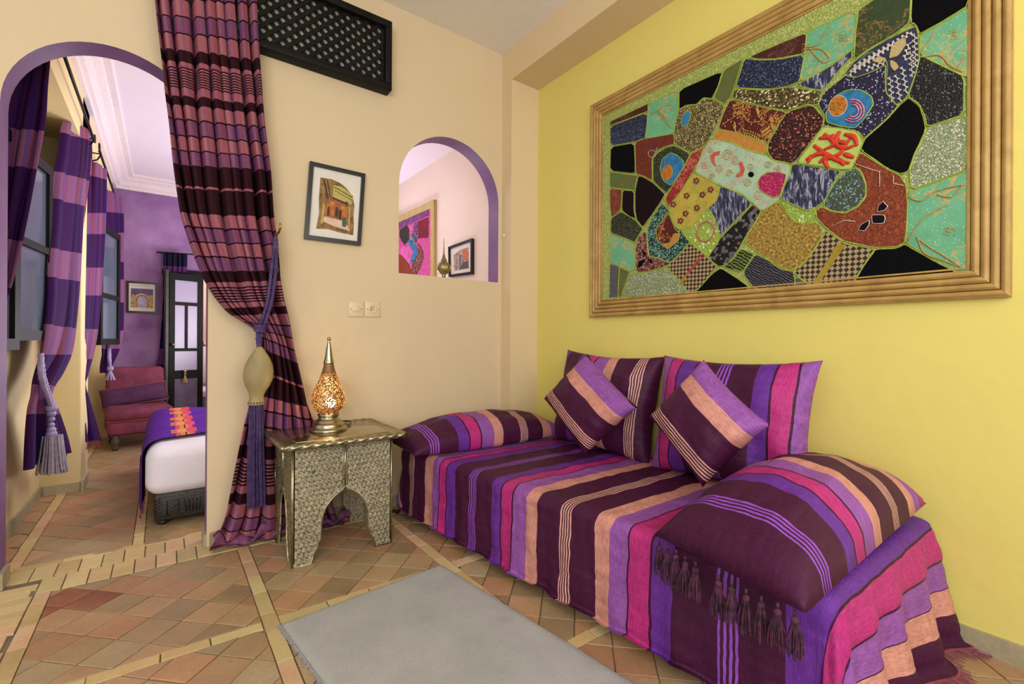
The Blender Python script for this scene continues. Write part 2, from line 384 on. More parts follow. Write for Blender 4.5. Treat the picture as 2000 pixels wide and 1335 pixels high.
# bedroom floor
for (x0, x1, y0, y1) in ((-.69, -.60, 3.16, 4.55), (-.545, -.13, 3.16, 6.9), (-.08, .7, 3.16, 7.1), (.75, 2.29, 3.16, 5.0), (-.69, -.60, 4.93, 6.85)): diamonds(x0, x1, y0, y1, .15)
strip(-.60, -.545, 3.16, 6.9, .17); strip(-.13, -.08, 3.16, 7.0, .17); strip(-.57, .185, 3.155, 3.2, .2)
def cdist(P):
    x = sum(p[0] for p in P) / len(P); y = sum(p[1] for p in P) / len(P)
    dep = x * FX + y * FY
    if dep < .8: return 99
    u = 1000 + FOC * (x * RX + y * RY) / dep; v = 665 + FOC * CAMH / dep
    off = u < -60 or u > 2060 or v > 1400
    hid = (1.42 < x and y < 2.7) or (.3 < x and y > 3.0) or (x > .0 and y > 3.45)
    return (50 if off else 30 if hid else 0) + dep
for kind, nm in (('t', 'terracotta_tile'), ('b', 'border_tile')):
    L = sorted([P for k, P in tiles if k == kind], key=cdist); rest = MB()
    mats = TC if kind == 't' else TL
    for i, P in enumerate(L):
        z = random.uniform(-.0012, .0008); c = (sum(p[0] for p in P) / len(P), sum(p[1] for p in P) / len(P))
        tx, ty = random.uniform(-.006, .006), random.uniform(-.006, .006)
        base = [(x, y, -.02) for x, y in P]
        def top(x, y, k, dz): xx, yy = c[0] + (x - c[0]) * k, c[1] + (y - c[1]) * k; return (xx, yy, z + dz + (xx - c[0]) * tx + (yy - c[1]) * ty)
        mid = [top(x, y, 1, -.0014) for x, y in P]; tp = [top(x, y, .975, 0) for x, y in P]; n = len(P)
        fs = [(k, (k + 1) % n, (k + 1) % n + n, k + n) for k in range(n)] + [(k + n, (k + 1) % n + n, (k + 1) % n + 2 * n, k + 2 * n) for k in range(n)] + [tuple(range(2 * n, 3 * n))]
        if i < 300:
            mt = random.choice(mats)
            if kind == 't' and ((-.4 < c[0] < -.2 and 2.0 < c[1] < 2.75 and random.random() < .35) or (-.35 < c[0] < -.1 and 1.6 < c[1] < 1.95 and random.random() < .3)): mt = TRED
            MB().add(base + mid + tp, fs).build(nm, mt, floor, fixn=False)
        elif cdist(P) < 80: rest.add(base + mid + tp, fs, random.randrange(3))
    if rest.v: rest.build(nm + '_field', mats[:3], floor, fixn=False)['kind'] = 'stuff'
hf = MB()
for i in range(14):
    for j in range(9): hf.box((-1 + i * .22 + .003, 7.1 + j * .21 + .003, -.02), (-1 + i * .22 + .217, 7.1 + j * .21 + .207, random.uniform(-.001, .001)), random.randrange(3))
hf.build('hall_tile_field', TC[:3], floor, fixn=False)['kind'] = 'stuff'
# ================================================================ DAYBED FABRIC
COL = dict(D='#3a0f2c', P='#d0917e', V='#9155a2', M='#b92e78', U='#632e92', L='#2a0c22', p='#e0ac98', v='#9050c0')
def fabric_stops():
    seq = []; s = [-.62]
    def put(code, wd):
        if code == 'DP':   # five peach pinstripes
            for i in range(9): seq.append((s[0], COL['p' if i % 2 == 0 else 'D'])); s[0] += wd / 9
        elif code == 'DV':
            for i in range(7): seq.append((s[0], COL['v' if i % 2 == 0 else 'D'])); s[0] += wd / 7
        else: seq.append((s[0], COL[code])); s[0] += wd
    lay = [('D', .02), ('U', .07), ('L', .005), ('M', .06), ('L', .005), ('V', .06), ('P', .066), ('D', .124), ('DP', .05), ('D', .126 + .034)]
    lay = [('D', .08), ('V', .07), ('P', .07), ('D', .14), ('DP', .052), ('D', .124)]
    lay += [('P', .084), ('V', .064), ('L', .008), ('M', .06), ('L', .008), ('U', .081), ('D', .125), ('DV', .056), ('D', .125), ('U', .07), ('L', .008), ('M', .074), ('L', .008), ('V', .087), ('P', .068),
            ('D', .136), ('DP', .058), ('D', .122), ('P', .071), ('V', .075), ('L', .008), ('M', .084), ('L', .008), ('U', .08), ('D', .15), ('DV', .062), ('D', .13), ('U', .13), ('L', .008), ('M', .10), ('L', .008), ('V', .085), ('L', .004), ('P', .085), ('D', .3), ('U', .1), ('M', .1)]
    for c_, wd in lay: put(c_, wd)
    return seq, s[0]
FS, FEND = fabric_stops()
def fabric(name, off=0.0, sign=1, rough=.5):
    """woven chenille and satin stripes; UV x is metres along the stripe order"""
    m = N(name, rough, spec=.2); uv = m.n('UVMap'); sp = m.n('SeparateXYZ'); m.l(uv.outputs[0], sp.inputs[0])
    vec = uv.outputs[0]
    wob = m.math('MULTIPLY', m.math('SUBTRACT', m.noise(vec, 9, 2), .5), .012)
    s_ = m.math('ADD', m.math('MULTIPLY_ADD', sp.outputs[0], sign, off), wob)
    base = m.steps(s_, FS, -.62, FEND)
    mp = m.n('Mapping'); m.l(vec, mp.inputs[0]); mp.inputs['Scale'].default_value = (1, .16, 1)
    fine = m.noise(mp.outputs[0], 190, 3, .7); mp2 = m.n('Mapping'); m.l(vec, mp2.inputs[0]); mp2.inputs['Scale'].default_value = (.25, 1, 1)
    pl = m.noise(mp2.outputs[0], 26, 2)
    f1 = m.ramp(fine, [(.3, (.62, .62, .62)), (.7, (1.32, 1.32, 1.32))])
    c_ = m.mix(.8, base, f1, 'MULTIPLY'); c_ = m.mix(m.math('MULTIPLY', m.noise(vec, 60, 3), .28), c_, '#6c2656')
    c_ = m.mix(.35, c_, m.ramp(pl, [(.35, (.8, .8, .8)), (.65, (1.2, 1.2, 1.2))]), 'MULTIPLY')
    m.color(c_)
    h = m.math('ADD', m.math('MULTIPLY', fine, .35), pl); m.bump(h, .7, .008); return m.m
M['fabric'] = fabric('striped chenille bedspread')
M['thread'] = pm('dark plum thread', '#1e0815', '#5a2440', 60, .85, bump=.4, bscale=200)
M['red_thread'] = pm('wine red fringe thread', '#6a1226', '#93233a', 60, .8, sheen=.3)
M['plum'] = pm('plum chenille', '#2c0c1c', '#3d142a', 90, .85, sheen=.5, bump=.5, bscale=220)
# ================================================================ DAYBED
SD = Vector((.085, -.9964, 0)).normalized(); WD = Vector((SD.y * -1, SD.x, 0)) * 1.0
WD = Vector((1, 0, 0))          # across, towards the wall
A0 = Vector((1.234, 2.402, 0)); WB, S0, S1, HB = .97, -.40, 1.95, .435
def bp(s, w_, z): return A0 + SD * s + WD * w_ + Vector((0, 0, z))      # w_ measured from the front edge inwards
bed = thing('daybed', bp(.8, .5, 0), 'low dark wooden daybed under the striped spread, against the yellow wall', 'daybed')
def boxb(m, s0, s1, w0, w1, z0, z1, r=.012):
    o = len(m.v); m.rbox((s0, w0, z0), (s1, w1, z1), r, 2)
    for i in range(o, len(m.v)): s_, w_, z_ = m.v[i]; m.v[i] = tuple(bp(s_, w_, z_))
    return m
boxb(MB(), S0 + .05, S1 - .05, .06, WB - .05, .10, .2).build('frame', M['black_wood'], bed)
boxb(MB(), S0 + .05, S1 - .05, .06, WB - .05, .2, .405, .05).build('mattress', pm('dark ticking', '#241420', rough=.9), bed)
for s_ in (S0 + .12, S1 - .14):
    for w_ in (.1, WB - .13): boxb(MB(), s_ - .03, s_ + .03, w_ - .03, w_ + .03, 0, .1, .006).build('leg', M['black_wood'], bed)
# --- the bedspread: one cloth over the top, the front and the two ends
def spread():
    rr = .05; dmax = .40; smax = S1 - rr + rr * PI / 2 + HB - rr + .015; smin = S0 + rr - (rr * PI / 2 + HB - rr - .02)
    ns, nw = 300, 120; vs = []; uv = []; wlen = WB - rr + rr * PI / 2 + HB - rr - .015
    for i in range(ns + 1):
        s = smin + (smax - smin) * i / ns
        for j in range(nw + 1):
            w_ = wlen * j / nw                      # 0 at the wall
            ds = s - (S1 - rr) if s > S1 - rr else (s - (S0 + rr) if s < S0 + rr else 0); dw = max(0, w_ - (WB - rr))
            d = math.hypot(ds, dw); bs = min(max(s, S0 + rr), S1 - rr); bw = min(w_, WB - rr)
            if d > 0:
                cs, cw = ds / d, dw / d
                if d < rr * PI / 2: out = rr * math.sin(d / rr); dn = rr * (1 - math.cos(d / rr))
                else: out = rr; dn = rr + d - rr * PI / 2
                t = max(0, dn - .03) / (HB - .03)
                corner = 4 * cs * cs * cw * cw
                if cs > 0:      # near end: deep hanging folds
                    ph = (w_ * 25 + 1.5 * mnoise.noise(Vector((w_ * 3, 4, 0)))) * cs + math.atan2(cw, max(cs, 1e-4)) * 4.2
                    out += t * cs * (.03 + .045 * abs(math.sin(ph * .5 + .6)) + .018 * math.sin(ph + 1)) + corner * t * .05
                elif cs < 0: out += t * .02 * math.sin(w_ * 17)
                out += t * cw * (.006 * math.sin(s * 21 + 1.3 * math.sin(s * 5)) + .004 * math.sin(s * 47) + .006)
                z = HB - dn
                zmin = .012 + .006 * math.sin(s * 30) + .03 * (cw if abs(cs) < .2 else 0)
                if z < zmin: out += (zmin - z) * .75; z = zmin + .004 * math.sin(d * 60)
                ws, ww = bs + cs * out, bw + cw * out
            else: z = HB; ws, ww = s, w_
            if d < .05:
                z += .006 * mnoise.noise(Vector((s * 5, w_ * 9, 1))) + .0025 * mnoise.noise(Vector((s * 17, w_ * 14, 5))) + .004 * mnoise.noise(Vector((s * 28, w_ * 3, 9)))
            else:
                k = mnoise.noise(Vector((s * 22, z * 7, 2))) * .007 + mnoise.noise(Vector((s * 9, z * 16, 2))) * .005 + mnoise.noise(Vector((s * 14, z * 44, 5))) * .003
                ww += k * (dw / d); ws += k * (ds / d)
            # pressed against the yellow wall
            p = bp(ws, WB - ww, z)
            if p.x > XW - .02: p.x = XW - .02 
            if p.y > WY - .02: p.y = WY - .02
            if p.x > X1 - .014 and p.y > YP - .014: p.y = YP - .014
            vs.append(p); uv.append((s, w_))
    m = MB(); m.add(vs, [(i * (nw + 1) + j, i * (nw + 1) + j + 1, (i + 1) * (nw + 1) + j + 1, (i + 1) * (nw + 1) + j) for i in range(ns) for j in range(nw)], 0, True); m.uv = uv
    o = m.build('bedspread', M['fabric'], fixn=False)
    hem = [vs[ns * (nw + 1) + j] for j in range(nw + 1)]
    return o, hem, smax
sp_o, hem, SMAX = spread()
tag(sp_o, 'purple, magenta and peach striped chenille bedspread covering the daybed', 'bedspread')
fr = MB(); rnd = random.Random(5)
for j in range(0, 96):
    p = hem[j]; out = (SD * .6 + Vector((0, 0, 0)));
    for q in range(2):
        a = p + (hem[j + 1] - p) * (q / 2); d_ = SD * rnd.uniform(.02, .055) + WD * rnd.uniform(-.02, -.006)
        fr.tube([a, a + d_ * .5 + Vector((0, 0, -.004)), a + d_ + Vector((0, 0, -.5 * max(0, a.z - .008)))], .0022, 3, 0, False)
fr.tube([p + Vector((0, 0, .002)) for p in hem], .0035, 5)
f_o = fr.build('fringe', M['red_thread'], sp_o); f_o['label'] = 'wine red thread fringe on the hem at the near end'
# --- cushions
def pillow(wd, ht, th, nu=36, nv=30, bow=.05, ear=1, lump=0, seed=0, uvs=(1, 0)):
    """returns MB in local x (width) y (height) z (thickness); UV x = metres along the width"""
    m = MB(); vs = []; uv = []; ids = {}
    for side in (1, -1):
        for i in range(nu + 1):
            for j in range(nv + 1):
                a, b = -1 + 2 * i / nu, -1 + 2 * j / nv
                a = math.sin(a * PI / 2) * .35 + a * .65; b = math.sin(b * PI / 2) * .35 + b * .65
                edge = i in (0, nu) or j in (0, nv)
                if side == -1 and edge: ids[(side, i, j)] = ids[(1, i, j)]; continue
                x = wd / 2 * a * (1 - bow * (1 - b * b) * abs(a) ** 3); y = ht / 2 * b * (1 - bow * (1 - a * a) * abs(b) ** 3)
                z = side * th / 2 * ((1 - a * a) ** .5 * (1 - b * b) ** .5) ** .85
                if edge: z = 0
                z += lump * mnoise.noise(Vector((x * 7 + seed, y * 7, side * 3))) * (1 - max(abs(a), abs(b)) ** 4)
                z += .006 * mnoise.noise(Vector((x * 20 + seed, y * 20, side))) + .004 * mnoise.noise(Vector((x * 45, y * 8 + seed, side)))
                ids[(side, i, j)] = len(vs); vs.append((x, y, z)); uv.append((x, y))
    fs = []
    for side in (1, -1):
        for i in range(nu):
            for j in range(nv):
                f = [ids[(side, i, j)], ids[(side, i + 1, j)], ids[(side, i + 1, j + 1)], ids[(side, i, j + 1)]]
                fs.append(f if side == 1 else f[::-1])
    m.add(vs, fs, 0, True); m.uv = uv; return m
def frame3(o, ex, ey):
    ex = Vector(ex).normalized(); ey = Vector(ey); ey = (ey - ex * ey.dot(ex)).normalized(); ez = ex.cross(ey)
    return Matrix(((ex.x, ey.x, ez.x, o[0]), (ex.y, ey.y, ez.y, o[1]), (ex.z, ey.z, ez.z, o[2]), (0, 0, 0, 1)))
def place_pillow(name, m, mat4, mat, label, cat='cushion', group=None, pip=None):
    m.xf(mat4); o = m.build(name, mat, fixn=False); tag(o, label, cat, group); return o
# two large square cushions leaning on the wall; local x runs towards the camera (-y)
for k, (yc, off, lab) in enumerate(((1.975, .733, 'large dark striped cushion leaning on the yellow wall, nearer the corner'),
                                 (1.185, .37, 'large cushion with purple and magenta edge stripes leaning on the yellow wall, nearer the camera'))):
    m = pillow(.77, .62, .27, bow=.10, lump=.03, seed=k * 9 + 3)
    rotx = (-.03, 0.0)[k]
    mt = frame3((2.185 - .01 * k, yc, .725 - .005 * k), (.03, -1, rotx), (.2, 0, 1))
    M['cush%d' % k] = fabric('large cushion cover %d' % (k + 1), off)
    place_pillow('cushion', m, mt, M['cush%d' % k], lab, 'cushion', 'striped cushions on the daybed')
# small diamond cushions: corners from the photograph met with planes just in front
def diamond(top, left, bot, right, th, off, lab, seed, sgn=1):
    c = (top + left + bot + right) / 4
    ex = ((top - left) + (right - bot)) / 2; ey = ((top - right) + (left - bot)) / 2
    n_ = 30; m = pillow(ex.length * 1.0, ey.length * 1.0, th, bow=.08, lump=.016, seed=seed)
    fr_ = frame3(c, ex, ey)
    # shear so that the corners meet the four points
    exn, eyn = ex / 2, ey / 2; ez = ex.cross(ey).normalized()
    for i in range(len(m.v)):
        x, y, z = m.v[i]; a, b = x / (ex.length / 2), y / (ey.length / 2)
        m.v[i] = tuple(c + exn * a + eyn * b + ez * z)
    mt = fabric('small cushion cover %d' % seed, off, sgn)
    o = m.build('cushion', mt, fixn=False); tag(o, lab, 'cushion', 'striped cushions on the daybed')
    return o
diamond(on_x(1149, 686, 2.0), on_x(1060, 782, 1.89), on_x(1145, 884, 1.83), on_x(1243, 800, 1.92), .18, .88, 'small square cushion propped on one corner before the dark cushion nearer the corner', 11, -1)
diamond(on_x(1379, 695, 1.96), on_x(1264, 820, 1.85), on_x(1378, 944, 1.79), on_x(1499, 838, 1.88), .19, .88, 'small square cushion propped on one corner before the magenta edged cushion', 12, -1)
def quad_pillow(q00, q10, q11, q01, th, lx, ly, up, bow=.03, lump=.012, seed=1, flat=.35, nu=44, nv=34):
    """pillow whose four corners are given; UV x metres from q00 to q10; underside flattened"""
    m = pillow(2, 2, 2, nu, nv, bow=bow, lump=0, seed=seed); uv = []
    for i in range(len(m.v)):
        a, b, z = m.v[i]; u_, v_ = (a + 1) / 2, (b + 1) / 2
        p = q00 * (1 - u_) * (1 - v_) + q10 * u_ * (1 - v_) + q11 * u_ * v_ + q01 * (1 - u_) * v_
        h = z * th / 2; h += lump * mnoise.noise(Vector((a * 4 + seed, b * 3, z))) * min(1, abs(z) * 2)
        if h < 0: h *= flat
        m.v[i] = tuple(p + up * h); uv.append((a * lx / 2, b * ly / 2))
    m.uv = uv; return m
Z_ = Vector((0, 0, 1))
# bolster cushion at the far end
M['bol'] = fabric('far bolster cover', .80, 1)
m = quad_pillow(Vector((1.10, 2.36, .47)), Vector((2.20, 2.34, .475)), Vector((2.19, 2.74, .50)), Vector((1.09, 2.78, .49)), .32, 1.1, .42, (Z_ + Vector((0, -.15, 0))).normalized(), seed=31)
tag(m.build('bolster_cushion', M['bol'], fixn=False), 'long dark striped bolster cushion across the far end of the daybed', 'cushion', 'striped cushions on the daybed')
# near bolster with the tasselled end
M['nbol'] = fabric('near bolster cover', .80, 1)
q00, q10, q11, q01 = Vector((1.235, .475, .45)), Vector((2.30, .475, .50)), Vector((2.30, .93, .52)), Vector((1.30, .95, .462))
m = quad_pillow(q00, q10, q11, q01, .40, 1.16, .5, Z_, seed=51, flat=.12, bow=.012)
nb = tag(m.build('bolster_cushion', M['nbol'], fixn=False), 'big striped bolster cushion with plum tassels across the near end of the daybed', 'cushion', 'striped cushions on the daybed')
def tassel(m, p, L, r, rnd, spread=.35):
    m.ball((p.x, p.y, p.z - r * .9), r * .75, 8); m.tube([p, p + Vector((0, 0, .012))], r * .3, 5)
    for k in range(26):
        a = rnd.uniform(0, 2 * PI); rr = r * rnd.uniform(.3, .95); q = p + Vector((math.cos(a) * rr * .4, math.sin(a) * rr * .4, -r))
        e = p + Vector((math.cos(a) * (rr + L * spread * rnd.uniform(.05, .25)), math.sin(a) * (rr + L * spread * rnd.uniform(.05, .25)), -L * rnd.uniform(.88, 1.05)))
        m.tube([q, (q + e) / 2 + Vector((math.cos(a) * rr * .5, math.sin(a) * rr * .5, 0)), e], r * .16, 4, 0, False)
    return m
rnd = random.Random(2)
for k in range(12):
    t = (k + .35) / 12; p = q01 * (1 - t) + q00 * t + Vector((.012 - .03 * math.sin(t * PI), 0, -.004))
    if k == 5: continue
    x = p.x - .012 if p.z > HB else p.x
    tassel(MB(), Vector((min(p.x - .004, (A0 + SD * ((2.402 - p.y))).x - .028), p.y, p.z - .012 - .01 * rnd.random())), .10, .0135, rnd, .45).build('tassel', M['thread'], nb)
# ================================================================ RUG
rug0 = [on_z(545, 1221, .0), on_z(862, 1103, .0)]
dr = (on_z(1245, 1335) - on_z(862, 1103)).normalized(); dl = (on_z(625, 1335) - on_z(545, 1221)).normalized(); dr = ((dr + dl) / 2).normalized()
def rugmesh():
    a, b = rug0; n1, n2, Lr = 44, 90, 1.45; vs = []; r = random.Random(3)
    for i in range(n1 + 1):
        for j in range(n2 + 1):
            e = i in (0, n1) or j in (0, n2); p = a + (b - a) * (i / n1) + dr * (Lr * j / n2)
            if i == 0 or i == n1: p += (b - a).normalized() * r.uniform(-.003, .003)
            if j == 0: p += dr * r.uniform(-.003, .003)
            z = .001 if e else .0125 + .0012 * mnoise.noise(Vector((p.x * 20, p.y * 20, 0)))
            if not e and (i in (1, n1 - 1) or j in (1, n2 - 1)): z = .011; p += ((a + b) / 2 - p) * -.004
            vs.append((p.x, p.y, z))
    return MB().add(vs, [(i * (n2 + 1) + j, (i + 1) * (n2 + 1) + j, (i + 1) * (n2 + 1) + j + 1, i * (n2 + 1) + j + 1) for i in range(n1) for j in range(n2)], 0, True)
rm = N('grey cut pile', .95, sheen=.25, spec=.1); v = rm.coord('Object')
c_ = rm.ramp(rm.noise(v, 5, 5), [(.3, '#b0ada8'), (.7, '#c0bdb8')]); c_ = rm.mix(.75, c_, rm.ramp(rm.noise(v, 330, 3, .7), [(.3, (.55, .55, .55)), (.7, (1.3, 1.3, 1.3))]), 'MULTIPLY')
st = rm.ramp(rm.noise(v, 3.1, 2, dist=.3), [(.66, (1, 1, 1)), (.72, (.86, .86, .84))]); c_ = rm.mix(1, c_, st, 'MULTIPLY')
rm.color(c_); rm.bump(rm.noise(v, 300, 3, .7), .9, .006)
rug = rugmesh().build('rug', rm.m, fixn=True); tag(rug, 'plain grey short pile rug on the tiled floor in front of the daybed', 'rug')
ft = MB(); r = random.Random(6)
for k in range(420):
    t = k / 420 * 1.45; p = rug0[0] + dr * t; q = p - (rug0[1] - rug0[0]).normalized() * r.uniform(.004, .012) + dr * r.uniform(-.004, .004)
    ft.tube([(p.x, p.y, .009), ((p.x + q.x) / 2, (p.y + q.y) / 2, .008), (q.x, q.y, .002)], .0016, 3, 0, False)
ft.build('edge_tufts', rm.m, rug)['kind'] = 'stuff'
# ================================================================ BIG CURTAIN
def curtain_mesh(keys, plane, nu, rows, nf, amp, seed, flatten=None, sway=0.0, cw=1.0, lenk=1.0, zmin=.012):
    """keys: (uL, vL, uR, vR, length) in photo measure, met with the plane the cloth hangs in"""
    vs = []; uv = []
    for r_ in range(rows + 1):
        t = (len(keys) - 1) * r_ / rows; k = cr(keys, t)
        L, R = plane(k[0], k[1]), plane(k[2], k[3]); side = (R - L).normalized(); nrm = Vector((side.y, -side.x, 0)).normalized()
        W_ = (R - L).length
        for i in range(nu + 1):
            a = i / nu
            ph = a * nf * 2 * PI + 6.5 * mnoise.noise(Vector((a * 3.4 + seed, r_ * .006, seed))) + seed
            am = amp * (.55 + 1.5 * abs(mnoise.noise(Vector((a * 4 + seed, r_ * .008, 7)))))
            am *= min(1, W_ / .30 + .15) * (flatten(t) if flatten else 1)
            f_ = math.sin(ph) + .25 * math.sin(2 * ph + 1)
            sh = -math.cos(ph) * .36 * W_ / nf / 2
            p = L + side * (W_ * a + sh * math.sin(PI * a) ** .5) + nrm * (am * f_)
            sag = -.25 * W_ * 0 
            p.z += sway * math.sin(PI * a) + .004 * mnoise.noise(Vector((a * 12, r_ * .1, seed)))
            if p.z < zmin: p += nrm * (zmin - p.z) * .5; p.z = zmin + .003 * abs(math.sin(ph * 2))
            vs.append(tuple(p)); uv.append((a * cw, k[4] * lenk))
    m = MB(); m.add(vs, [(j * (nu + 1) + i, j * (nu + 1) + i + 1, (j + 1) * (nu + 1) + i + 1, (j + 1) * (nu + 1) + i) for j in range(rows) for i in range(nu)], 0, True)
    m.uv = uv; return m
def curtain_stripes():
    D_, P_, A_, L_ = '#2c0c17', '#9c636c', '#7c4e6c', '#240a14'
    st = []
    def cells(a, b, n):
        for i in range(n):
            st.append((a + (b - a) * i / n, A_ if i % 2 else P_)); st.append((a + (b - a) * (i + 1) / n - 3.2, L_))
    def fine(a, b, n):
        for i in range(n):
            st.append((a + (b - a) * i / n, L_)); st.append((a + (b - a) * (i + .5) / n, P_))
    cells(-70, 105, 5); st.append((105, D_)); st.append((124, P_)); fine(133, 180, 8); st.append((181, P_)); st.append((195, D_)); cells(212, 330, 4)
    st.append((330, D_)); st.append((368, P_)); st.append((373, D_)); cells(420, 535, 4); st.append((535, D_)); st.append((552, P_)); fine(560, 590, 6); st.append((591, P_))
    st.append((598, D_)); cells(615, 709, 4); st.append((709, D_)); st.append((747, P_)); st.append((752, D_)); cells(795, 872, 3); st.append((872, D_)); st.append((889, P_)); fine(898, 945, 7)
    st.append((946, P_)); st.append((957, D_)); cells(977, 1100, 4)
    return st
def curtain_mat():
    m = N('plum and rose handwoven curtain', .75, spec=.15); uv = m.n('UVMap'); sp = m.n('SeparateXYZ'); m.l(uv.outputs[0], sp.inputs[0])
    y = m.math('ADD', sp.outputs[1], m.math('MULTIPLY', m.math('SUBTRACT', m.noise(uv.outputs[0], .02, 2), .5), 6))
    base = m.steps(y, curtain_stripes(), -75, 1110)
    tint = m.ramp(m.math('FRACT', m.math('MULTIPLY', sp.outputs[0], 5.0)), [(0, '#fff0f4'), (.2, '#b8a4f4'), (.34, '#e898a4'), (.5, '#fff4f4'), (.66, '#c49cd8'), (.8, '#f0b0b0')], 'CONSTANT')
    c_ = m.mix(.55, base, tint, 'MULTIPLY')
    mp = m.n('Mapping'); m.l(uv.outputs[0], mp.inputs[0]); mp.inputs['Scale'].default_value = (300, .12, 1)
    w_ = m.noise(mp.outputs[0], 1, 3, .7); c_ = m.mix(.55, c_, m.ramp(w_, [(.3, (.6, .6, .6)), (.7, (1.35, 1.35, 1.35))]), 'MULTIPLY')
    m.color(c_); mp2 = m.n('Mapping'); m.l(uv.outputs[0], mp2.inputs[0]); mp2.inputs['Scale'].default_value = (60, .5, 1)
    m.bump(m.noise(mp2.outputs[0], 1, 3), .25, .003); return m.m
YC = 2.855
KEYS = [(299, -60, 500, -52, -60), (302, 0, 501, 14, 0), (313, 100, 507, 124, 105), (318, 140, 510, 160, 142), (322, 187, 513, 208, 195), (330, 250, 519, 268, 255), (338, 326, 528, 337, 330),
        (352, 416, 534, 425, 420), (366, 460, 540, 466, 462), (384, 510, 547, 514, 513), (401, 548, 551, 545, 548), (424, 585, 556, 582, 582), (452, 614, 562, 610, 612), (482, 632, 568, 642, 642), (503, 650, 574, 676, 676),
        (506, 685, 583, 716, 712), (503, 725, 594, 758, 752), (492, 768, 604, 795, 795), (478, 812, 614, 835, 835), (465, 872, 624, 880, 872), (456, 920, 634, 922, 915), (448, 965, 644, 962, 960), (440, 1005, 654, 996, 1000), (428, 1038, 664, 1024, 1040), (418, 1062, 672, 1040, 1080)]
big = curtain_mesh(KEYS, lambda u, v: on_y(u, v, YC), 240, 330, 7.6, .046, 3.3, cw=1.5)
cur = big.build('curtain', curtain_mat(), fixn=False)
tag(cur, 'long plum and rose striped curtain tied back beside the arch, floor length', 'curtain')
# puddled hem
def puddle():
    m = MB(); ns_, nt = 60, 14; vs = []; uv = []; a, b = on_y(418, 1058, YC), on_y(672, 1038, YC)
    for i in range(ns_ + 1):
        for j in range(nt + 1):
            t, q = i / ns_, j / nt; p = a + (b - a) * (t * 1.04 - .02)
            ang = q * PI * 1.15; rr = .038 + .016 * math.sin(t * 19 + 1) + .012 * math.sin(t * 41)
            vs.append((p.x + .01 * math.sin(q * 7 + t * 30), p.y - .01 - .045 * math.sin(ang) - .012 * math.sin(t * 23 + q * 4), .012 + rr * (1 - math.cos(PI - ang * .85)) * .75 + .006 * math.sin(t * 37 + q * 5)))
            uv.append((t * 1.5 + .1, 1000 + q * 60))
    m.add(vs, [(i * (nt + 1) + j, i * (nt + 1) + j + 1, (i + 1) * (nt + 1) + j + 1, (i + 1) * (nt + 1) + j) for i in range(ns_) for j in range(nt)], 0, True); m.uv = uv; return m
puddle().build('hem_fold', cur.data.materials[0], cur, fixn=False)
# tieback: cord looped on a brass hook, knot, carved wooden drop, tassel
M['cord'] = pm('violet plum cord', '#33204a', '#4e3668', 40, .75); M['brass'] = pm('polished brass', '#b08a3c', '#c8a24c', 10, .28, 1)
M['raw_wood'] = pm('pale turned wood', '#807048', '#a08e5e', 9, .55, bump=.2, bscale=30, stretch=(1, 1, .25), contrast=(.3, .6))
hk = thing('curtain_hook', (.497, WY, 1.7), 'small brass hook on the wall holding the curtain tieback', 'hook')
hp = on_y(538, 452, WY); MB().lathe([(.014, 0), (.014, .004), (.008, .008)], 14).xf(Matrix.Translation((hp.x, WY, hp.z - .02)) @ Matrix.Rotation(PI / 2, 4, 'X')).build('plate', M['brass'], hk)
MB().tube([(hp.x, WY, hp.z - .02), (hp.x, WY - .10, hp.z - .025), (hp.x, WY - .135, hp.z - .01), (hp.x, WY - .14, hp.z + .015), (hp.x, WY - .132, hp.z + .022)], [.006, .006, .0055, .005, .003], 8).build('arm', M['brass'], hk)
tb = thing('curtain_tieback', on_y(505, 780, 2.78), 'violet rope tieback with carved wooden drop and tassel hanging on the long curtain', 'tieback')
YT = 2.795
cord = MB()
for dx in (-4, 4):
    pth = [on_y(*p_, YT) for p_ in ((538, 462), (538 + dx * .5, 485), (534 + dx, 530), (528 + dx, 580), (519 + dx, 615), (510 + dx, 640), (506 + dx * .7, 660), (507, 690))]
    pts = [Vector(cr([tuple(q) for q in pth], (len(pth) - 1) * i / 70)) for i in range(71)]
    cord.tube(pts, .009, 12, twist=260, lobes=3, ld=.22)
cord.build('rope', M['cord'], tb)
kn = MB(); c0 = on_y(508, 640, YT)
for k in range(3):
    zc = -.012 * k + .012
    kn.tube([c0 + Vector((.022 * math.cos(a), .018 * math.sin(a), zc + .006 * math.sin(a))) for a in [2 * PI * i / 24 for i in range(25)]], .0085, 10, caps=False)
kn.ball(on_y(507, 664, YT), .016, 12, 0, (1, 1, 1.3)); kn.build('knot', M['cord'], tb)
top, bot = on_y(507, 676, YT), on_y(500, 790, YT); hh = top.z - bot.z
prof = [(0, 1), (.10, .99), (.16, .96), (.26, .90), (.42, .80), (.55, .68), (.60, .56), (.58, .44), (.50, .33), (.38, .24), (.31, .18), (.30, .12), (.33, .06), (.36, .02), (.34, 0), (0, 0)]
dp = MB(); dp.lathe([(max(r_, .001) * hh * .37 * 1.0, z_ * hh) for r_, z_ in prof], 28, (bot.x, YT - .005, bot.z))
for i in range(len(dp.v)):      # carved petals, three soft ridges
    x, y, z = dp.v[i]; a = math.atan2(y - YT + .005, x - bot.x); k = 1 + .10 * abs(math.cos(1.5 * a + .6)) ** 3 * (1 if (z - bot.z) / hh > .25 else .2)
    dp.v[i] = (bot.x + (x - bot.x) * k + (top.x - bot.x) * (z - bot.z) / hh, YT - .005 + (y - YT + .005) * k * .75, z)
dp.build('wooden_drop', M['raw_wood'], tb)
be = MB()
for k in range(16): be.ball((bot.x + .037 * math.cos(k * PI / 8), YT - .005 + .03 * math.sin(k * PI / 8), bot.z + .012), .004, 6)
be.build('bead_row', M['black_wood'], tb)
ts = MB(); rnd = random.Random(8)
